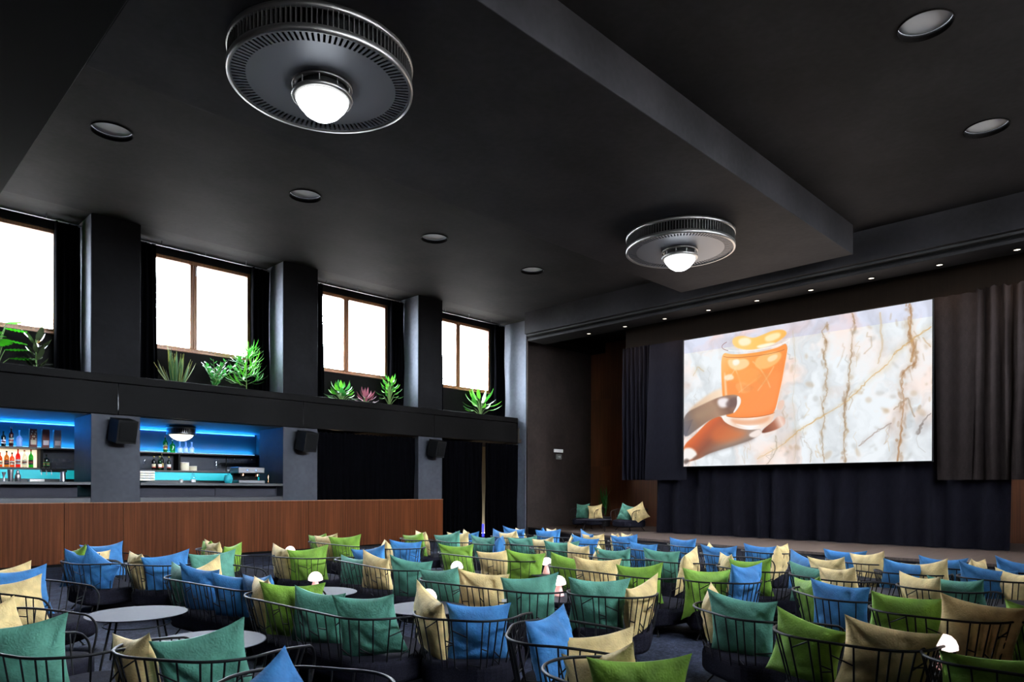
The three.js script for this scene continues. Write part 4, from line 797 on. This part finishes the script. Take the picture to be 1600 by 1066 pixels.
part('cabinet', box(BX, -16.92, 0, 1.62, -8.19, 3.4), M.counter, back);
part('light_panel', box(-16.93, -16.905, 1.63, 1.81, -8.1, 3.3), glow(0.01, 0.42, 0.46, 0.75), back, 'glowing turquoise front panel');
area(9.5, 0.16, new THREE.Color().setRGB(0.02, 0.8, 0.9), 0.9, V(-16.89, 1.72, -3.3), V(-15, 1.72, -3.3));
{
  const t = thing('light_strip', 'blue LED strip glowing along the top of the bar back wall', 'light strip', [0, 0, 0], 0, 'blue LED strips');
  part('light_diffuser', box(BX + 0.004, BX + 0.02, 2.795, 2.82, -8.15, 3.3, 0.002), glow(0.12, 0.42, 1, 2.2), t);
  area(11.4, 0.03, new THREE.Color().setRGB(0.01, 0.24, 1), 210, V(BX + 0.05, 2.74, -2.4), V(BX + 0.35, 3.1, -2.4));
  const t2 = thing('light_strip', 'blue LED strip glowing behind the bottles on the upper shelf', 'light strip', [0, 0, 0], 0, 'blue LED strips');
  part('light_diffuser', box(BX + 0.004, BX + 0.02, 2.288, 2.31, -8.15, 3.3, 0.002), glow(0.25, 0.6, 1, 2.5), t2);
  area(11.4, 0.03, new THREE.Color().setRGB(0.01, 0.36, 1), 150, V(BX + 0.045, 2.31, -2.4), V(BX + 0.1, 2.8, -2.4));
  const p = thing('shelf_light', 'warm backlit panel behind the coloured spirit bottles', 'light panel', [0, 0, 0]);
  part('lamp_panel', box(BX + 0.004, BX + 0.02, 1.87, 2.24, -3.4, 3.2, 0.002), glow(1, 0.86, 0.62, 0.95), p);
  area(6.4, 0.32, new THREE.Color().setRGB(1, 0.75, 0.45), 1.0, V(BX + 0.03, 2.05, -0.1), V(-15, 2.05, -0.1));
}
{ // ceiling lamp over the bar
  const t = thing('bar_ceiling_lamp', 'round finned ceiling lamp with glowing bowl over the bar', 'ceiling light', [-16.2, 2.5, -5.86]);
  part('band', lathe([[0.28, 0.26], [0.3, 0.26], [0.305, 0.285], [0.3, 0.31], [0.28, 0.31]], 40), M.chrome, t);
  part('band', lathe([[0.28, 0.13], [0.3, 0.13], [0.305, 0.15], [0.3, 0.17], [0.28, 0.17]], 40), M.chrome, t);
  const fins = []; for (let i = 0; i < 48; i++) fins.push(new THREE.BoxGeometry(0.03, 0.1, 0.006).translate(0.285, 0.215, 0).rotateY(i / 48 * Math.PI * 2)); part('fins', merge(fins), M.steel, t).userData.kind = 'stuff';
  part('mount', new THREE.CylinderGeometry(0.25, 0.25, 0.19, 32).translate(0, 0.225, 0), M.black, t);
  part('lamp_bowl', lathe([[0, 0], [0.08, 0.008], [0.16, 0.04], [0.22, 0.09], [0.25, 0.135], [0, 0.135]], 36), glow(1, 0.93, 0.8, 3), t);
  const l = new THREE.PointLight(new THREE.Color().setRGB(1, 0.9, 0.72), 0.5); l.position.set(-16.2, 2.44, -5.86); l.shadow.radius = 5; l.castShadow = true; scene.add(l);
}
const liquid = (r, g, b) => phys(Math.min(1, r * 1.3), Math.min(1, g * 1.3), Math.min(1, b * 1.3), 0.1, { transmission: 0.8, thickness: 0, emissive: 0x000000 });
function bottle(label, z, y, x, { h = 0.3, r = 0.036, glass, cap = M.black, tag, tagMat, shoulder = 0.6, neck = 0.013, square = 0 }) {
  const t = thing('bottle', label, 'bottle', [x, y, z], 0, 'bottles behind the bar');
  const s = h * shoulder;
  part('glass_body', lathe([[0, 0.001], [r * 0.94, 0.001], [r, 0.008], [r, s], [r * 0.8, s + h * 0.09], [neck * 1.2, s + h * 0.17], [neck, s + h * 0.2], [neck, h * 0.93], [0, h * 0.93]], square || 18), glass, t);
  part('cap', new THREE.CylinderGeometry(neck * 1.25, neck * 1.25, h * 0.09, 12).translate(0, h * 0.955, 0), cap, t);
  if (tagMat) { part('label', new THREE.CylinderGeometry(r * 1.015, r * 1.015, h * 0.26, square || 18, 1, true).translate(0, h * 0.3, 0), tagMat, t); part('label_mark', new THREE.CylinderGeometry(r * 1.03, r * 1.03, h * 0.06, square || 18, 1, true).translate(0, h * (tag ?? 0.3), 0), M.redMark, t); }
  return t;
}
M.darkSteel = std(0.12, 0.12, 0.125, 0.35, { metalness: 0.9 }); M.redMark = std(0.45, 0.05, 0.03, 0.6); M.cream = std(0.8, 0.74, 0.55, 0.6); M.darkLabel = std(0.05, 0.045, 0.05, 0.6); M.boxBrown = std(0.2, 0.05, 0.03, 0.6); M.boxGrey = std(0.2, 0.2, 0.22, 0.6); M.copper = std(0.6, 0.28, 0.15, 0.25, { metalness: 1 }); M.teal = std(0.02, 0.4, 0.45, 0.5); M.gold = std(0.5, 0.38, 0.12, 0.4);
const atShelf = (u) => u;                                              // z positions along the shelf are world metres
// upper shelf, picture-edge opening
bottle('dark bottle with white label on the upper shelf, first from the picture edge', -2.78, 2.285, -17.25, { h: 0.3, r: 0.042, glass: liquid(0.03, 0.07, 0.04), tagMat: M.white });
bottle('tall red-brown bottle with cream label on the upper shelf', -2.91, 2.285, -17.25, { h: 0.4, r: 0.042, glass: liquid(0.3, 0.05, 0.03), tagMat: M.cream, cap: M.redMark });
bottle('clear faceted decanter glowing blue on the upper shelf', -3.05, 2.285, -17.25, { h: 0.34, r: 0.055, glass: M.ice, cap: M.ice, square: 8, shoulder: 0.5 });
[['patterned brown gift box on the upper shelf', -3.78, M.boxBrown, M.cream], ['plain red-brown gift box with a pale label on the upper shelf', -4.22, M.boxBrown, M.white], ['grey gift box on the upper shelf', -4.62, M.boxGrey, M.white]].forEach(([lab, z, m, m2], i) => {
  const t = thing('gift_box', lab, 'box', [-17.25, 2.285, z - 0.35], 0, 'gift boxes on the upper shelf');
  t.position.z = [-3.28, -3.5, -3.71][i] + 0.0;
  part('carton', new RoundedBoxGeometry(0.12, 0.38, 0.13, 1, 0.004).translate(0, 0.19, 0), m, t); part('label', new RoundedBoxGeometry(0.004, 0.1, 0.1, 1, 0.001).translate(0.062, 0.1, 0), m2, t);
  if (!i) for (let k = 0; k < 8; k++) part('spot', new RoundedBoxGeometry(0.003, 0.025, 0.02, 1, 0.001).translate(0.061, 0.17 + (k >> 1) * 0.05, -0.04 + (k % 2) * 0.05 + (k % 3) * 0.012), M.cream, t);
});
// lower back counter, before the warm panel
[['orange liqueur bottle at the picture edge before the warm panel', -2.7, [0.75, 0.2, 0.02], M.cream], ['amber whisky bottle with dark label before the warm panel', -2.81, [0.6, 0.3, 0.04], M.darkLabel], ['orange-red squat bottle before the warm panel', -2.9, [0.75, 0.22, 0.05], M.cream], ['bright red bottle before the warm panel', -3.0, [0.7, 0.05, 0.02], M.white], ['clear bottle with pale label before the warm panel', -3.11, [0.85, 0.85, 0.7], M.cream], ['vivid green bottle before the warm panel', -3.22, [0.05, 0.5, 0.05], M.darkLabel]].forEach(([lab, z, c, lm], i) => bottle(lab, z, 1.855, -17.1, { h: [0.3, 0.33, 0.3, 0.38, 0.36, 0.37][i], r: 0.042, glass: liquid(...c), tagMat: lm, cap: i === 1 || i === 2 ? M.black : M.redMark }));
bottle('dark herbal bottle with green label right of the warm panel', -3.49, 1.855, -17.1, { h: 0.28, r: 0.055, glass: liquid(0.02, 0.05, 0.02), tagMat: std(0.1, 0.35, 0.1, 0.6), square: 8 });
function stemGlass(label, x, y, z, group, h = 0.2) {
  const t = thing('wine_glass', label, 'glass', [x, y, z], 0, group);
  part('glass_bowl', lathe([[0.004, h * 0.5], [0.028, h * 0.55], [0.036, h * 0.7], [0.03, h], [0.028, h], [0.034, h * 0.7], [0.026, h * 0.57], [0.0, h * 0.53]], 16), M.clear, t);
  part('stem', lathe([[0, 0.001], [0.032, 0.001], [0.032, 0.004], [0.005, 0.012], [0.004, h * 0.5], [0, h * 0.5]], 14), M.clear, t);
}
for (let k = 0; k < 9; k++) stemGlass('clear stemmed glass in the row right of the dark herbal bottle', -17.15 + 0.12 * (k % 2), 1.855, -3.6 - k * 0.055, 'stemmed glasses in a row');
{ // tap tower and tools on the front counter
  const t = thing('beer_tap', 'dark beer tap tower with three small handles on the bar counter', 'beer tap', [-15.45, 1.555, -3.42]);
  part('column', lathe([[0, 0], [0.06, 0], [0.05, 0.02], [0.045, 0.2], [0, 0.2]], 20), M.steel, t); part('head', rod(V(0, 0.22, -0.06), V(0, 0.22, 0.36), 0.035, 14), M.black, t);
  for (let k = 0; k < 3; k++) { const s = part('spout', tube([V(0.02, 0.22, 0.2 + k * 0.08), V(0.07, 0.2, 0.2 + k * 0.08), V(0.08, 0.13, 0.2 + k * 0.08)], 0.008, 8, 6), M.steel, t); part('handle', rod(V(0.03, 0.25, 0.2 + k * 0.08), V(0.02, 0.35, 0.2 + k * 0.08), 0.01, 8), M.black, s); }
  const j = thing('jigger', 'small hourglass metal jigger on the bar counter', 'jigger', [-15.4, 1.555, -2.49]); part('cup', lathe([[0.026, 0.001], [0.03, 0.0], [0.01, 0.08], [0.034, 0.17], [0.03, 0.17], [0.006, 0.085], [0.024, 0.004]], 18), M.steel, j);
  const s = thing('shaker_tin', 'tall plain steel mixing tin on the bar counter', 'shaker', [-15.4, 1.555, -2.59]); part('tin', lathe([[0, 0.001], [0.036, 0.001], [0.05, 0.22], [0.047, 0.22], [0.034, 0.01], [0, 0.008]], 24), M.steel, s);
  const q = thing('cocktail_shaker', 'steel cocktail shaker with cap on the bar counter', 'shaker', [-15.4, 1.555, -2.7]); part('body', lathe([[0, 0.001], [0.045, 0.001], [0.05, 0.11], [0.03, 0.15], [0.026, 0.16], [0, 0.16]], 24), M.steel, q); part('cap', lathe([[0.026, 0.16], [0.024, 0.2], [0.01, 0.215], [0, 0.215]], 18), M.steel, q);
  const b = thing('napkin_stack', 'pale stack of folded napkins lying on the bar counter', 'cloth', [-15.5, 1.555, -3.0]); part('cloth', new RoundedBoxGeometry(0.2, 0.05, 0.24, 2, 0.015).translate(0, 0.026, 0), M.white, b);  // a stack of napkins, built as one block
}
// opening with the lamp
bottle('green bottle with gold label on the upper shelf under the lamp', -5.88, 2.285, -17.25, { h: 0.38, r: 0.05, glass: liquid(0.03, 0.4, 0.06), tagMat: M.gold, cap: M.redMark });
bottle('broad emerald bottle with round emblem on the upper shelf', -6.04, 2.285, -17.25, { h: 0.3, r: 0.065, glass: liquid(0.02, 0.5, 0.12), cap: M.white, shoulder: 0.55, square: 8 });
for (let k = 0; k < 3; k++) bottle(`clear glass decanter, ${ORD[k]} of three beside the emerald bottle`, -6.21 - k * 0.135, 2.285, -17.25, { h: 0.27, r: 0.06, glass: M.ice, cap: M.ice, shoulder: 0.4, neck: 0.02 });
[['dark bottle with cream label on the back counter, nearest the pale trays', -5.58, M.cream, [0.02, 0.02, 0.02]], ['green bottle with white and red label on the back counter', -5.71, M.white, [0.02, 0.12, 0.03]], ['tall dark bottle behind the white-labelled pair', -5.8, M.gold, [0.03, 0.04, 0.02]], ['dark bottle with white and red label next to the shelf upright', -5.91, M.white, [0.02, 0.05, 0.02]]].forEach(([lab, z, lm, c], i) => bottle(lab, z, 1.855, -17.1 - (i === 2 ? 0.14 : 0), { h: i === 2 ? 0.4 : 0.33, r: 0.042, glass: liquid(...c), tagMat: lm, cap: M.gold, tag: 0.2 }));
stemGlass('big round-bowled glass beside the stacked pale trays', -16.95, 1.855, -5.33, undefined, 0.24);
{
  for (let k = 0; k < 4; k++) {
    const n = thing('tray', `pale ribbed tray, ${['lowest', 'second lowest', 'second highest', 'topmost'][k]} of the pile at the end of the back counter`, 'tray', [-16.7, 1.6 + 0.055 * k, -5.1], 0, 'piled pale trays');
    part('tray_body', new RoundedBoxGeometry(0.3, 0.05, 0.66, 1, 0.012).translate(0, 0.03, 0), M.white, n);
    for (let q = 0; q < 6; q++) part('rib', new RoundedBoxGeometry(0.012, 0.03, 0.07, 1, 0.004).translate(0.152, 0.03, -0.27 + q * 0.108), M.cream, n);
  }
  [['taller white ceramic tub on the back counter', -6.28, 0.095, 0.19], ['low white ceramic tub on the back counter', -6.46, 0.1, 0.11]].forEach(([lab, z, r, h]) => { const t = thing('ceramic_tub', lab, 'tub', [-17.15, 1.855, z], 0, 'white tubs'); part('tub', lathe([[0, 0.001], [r, 0.001], [r, h], [r * 0.92, h], [r * 0.9, 0.012], [0, 0.01]], 28), M.cream, t); part('lid', lathe([[0, h + 0.001], [r * 1.02, h + 0.001], [r * 1.02, h + 0.012], [0, h + 0.016]], 28), M.white, t); });
  const s = thing('salt_pot', 'little round white pot on the bar counter', 'pot', [-15.4, 1.555, -5.57]); part('pot_body', lathe([[0, 0.001], [0.03, 0.001], [0.042, 0.04], [0.036, 0.075], [0, 0.08]], 20), M.white, s);
  const c = thing('carafe', 'clear labelled carafe on the bar counter before the turquoise panel', 'carafe', [-15.4, 1.555, -5.82]); part('glass_body', lathe([[0, 0.001], [0.05, 0.001], [0.055, 0.12], [0.028, 0.17], [0.03, 0.21], [0.026, 0.21], [0.024, 0.17], [0, 0.16]], 22), M.clear, c); part('label', new THREE.CylinderGeometry(0.0545, 0.0525, 0.06, 22, 1, true).translate(0, 0.05, 0), M.white, c); part('stopper', new THREE.SphereGeometry(0.024, 14, 10).translate(0, 0.232, 0), M.clear, c);
  const p = thing('ice_bucket', 'turquoise ice bucket beside the coffee machine', 'bucket', [-15.5, 1.555, -6.62]); part('bucket', lathe([[0, 0.001], [0.07, 0.001], [0.095, 0.1], [0.075, 0.18], [0.04, 0.2], [0, 0.2]], 24), M.teal, p); part('knob', new THREE.SphereGeometry(0.02, 12, 8).translate(0, 0.215, 0), M.teal, p);
  const e = thing('espresso_machine', 'chrome espresso machine with two groups and copper cups', 'coffee machine', [-15.5, 1.556, -7.08]);
  part('body', new RoundedBoxGeometry(0.45, 0.15, 0.62, 3, 0.02).translate(-0.05, 0.3, 0), M.darkSteel, e); part('drip_tray', new RoundedBoxGeometry(0.45, 0.07, 0.62, 2, 0.01).translate(-0.03, 0.04, 0), M.darkSteel, e);
  part('back_column', new RoundedBoxGeometry(0.14, 0.2, 0.58, 2, 0.01).translate(-0.2, 0.15, 0), M.black, e);
  for (const z of [-0.17, 0.17]) { const gp = part('brew_group', new THREE.CylinderGeometry(0.04, 0.045, 0.07, 18).translate(0.08, 0.2, z), M.copper, e); part('portafilter_handle', rod(V(0.08, 0.17, z), V(0.24, 0.16, z), 0.014, 8), M.black, gp); }
  part('button_light', new THREE.SphereGeometry(0.012, 10, 8).translate(0.177, 0.3, 0.1), glow(0.1, 0.2, 1, 3), e); part('button_light', new THREE.SphereGeometry(0.012, 10, 8).translate(0.177, 0.3, -0.1), glow(0.1, 0.2, 1, 3), e);
  const gs = thing('cup_shelf', 'two-tier dark rack of cups and glasses above the espresso machine', 'rack', [-17.2, 1.86, -7.66]);
  part('rack_board', box(-0.2, 0.18, 0.2, 0.215, -0.33, 0.45, 0.003), M.black, gs); part('rack_post', box(0.16, 0.18, 0, 0.38, 0.43, 0.45), M.black, gs); part('rack_post', box(0.16, 0.18, 0, 0.38, -0.33, -0.31), M.black, gs);
  for (let k = 0; k < 9; k++) { const cup = thing('coffee_cup', 'white cup on the lower tier of the rack above the espresso machine', 'cup', [-17.1, 1.856, -7.3 - k * 0.08], 0, 'cups on the lower tier'); part('cup_body', lathe([[0, 0.001], [0.018, 0.001], [0.034, 0.05], [0.031, 0.05], [0.016, 0.006], [0, 0.005]], 16), M.white, cup); part('cup_handle', new THREE.TorusGeometry(0.014, 0.004, 5, 10).translate(0.04, 0.03, 0), M.white, cup); }
  for (let k = 0; k < 8; k++) { const gl = thing('tumbler', 'clear tumbler on the upper tier of the rack above the espresso machine', 'glass', [-17.1, 2.076, -7.3 - k * 0.085], 0, 'tumblers on the upper tier'); part('tumbler_body', lathe([[0, 0.001], [0.028, 0.001], [0.034, 0.11], [0.031, 0.11], [0.026, 0.01], [0, 0.008]], 16), M.clear, gl); }
  const pm = thing('pepper_mill', 'slim brass-coloured pepper mill at the far end of the bar counter', 'mill', [-15.3, 1.555, -7.46]); part('mill_body', lathe([[0, 0.001], [0.03, 0.001], [0.022, 0.06], [0.026, 0.13], [0.014, 0.18], [0.018, 0.21], [0, 0.23]], 18), M.copper, pm);
  const vs = thing('glass_vase', 'tall clear glass vase in the dark part of the back counter', 'vase', [-17.1, 1.856, -7.42]); vs.position.z = -7.0; part('vase_body', lathe([[0, 0.001], [0.06, 0.001], [0.065, 0.14], [0.045, 0.24], [0.055, 0.33], [0.05, 0.33], [0.04, 0.24], [0, 0.02]], 20), M.clear, vs);
}
// lobby behind the doorway curtains: a warm bulb and a small blue light
{
  const t = thing('lobby_lamp', 'warm light glowing in the gap between the doorway curtains', 'lamp', [-16.2, 2.72, -13.9]);
  part('lamp_bowl', new THREE.SphereGeometry(0.1, 20, 14), glow(1, 0.75, 0.4, 1.5), t); part('mount', new THREE.CylinderGeometry(0.03, 0.05, 0.06, 14).translate(0, 0.11, 0), M.black, t);
  const l = new THREE.PointLight(new THREE.Color().setRGB(1, 0.72, 0.38), 1.1); l.position.set(-16.2, 2.55, -13.9); l.shadow.radius = 4; l.castShadow = true; scene.add(l);
  const b = thing('blue_neon', 'small blue light low in the gap between the doorway curtains', 'light', [-15.35, 0.0, -14.26]); part('light_tube', rod(V(0, 0.02, 0), V(0, 0.4, 0), 0.03, 10), glow(0.04, 0.05, 1, 2), b); part('foot', new THREE.CylinderGeometry(0.06, 0.07, 0.02, 14).translate(0, 0.01, 0), M.black, b);
  const u = thing('upper_glow_lamp', 'warm light behind the top edge of the gathered black curtain', 'lamp', [-15.9, 2.7, -9.6]); part('lamp_bowl', new THREE.SphereGeometry(0.09, 20, 14), glow(1, 0.7, 0.4, 1.5), u); part('mount', new THREE.CylinderGeometry(0.03, 0.05, 0.07, 14).translate(0, 0.11, 0), M.black, u);
  const l2 = new THREE.PointLight(new THREE.Color().setRGB(1, 0.68, 0.4), 0.9); l2.position.set(-15.9, 2.55, -9.6); l2.shadow.radius = 4; l2.castShadow = true; scene.add(l2);
}
shade(scene);
renderer.render(scene, camera);
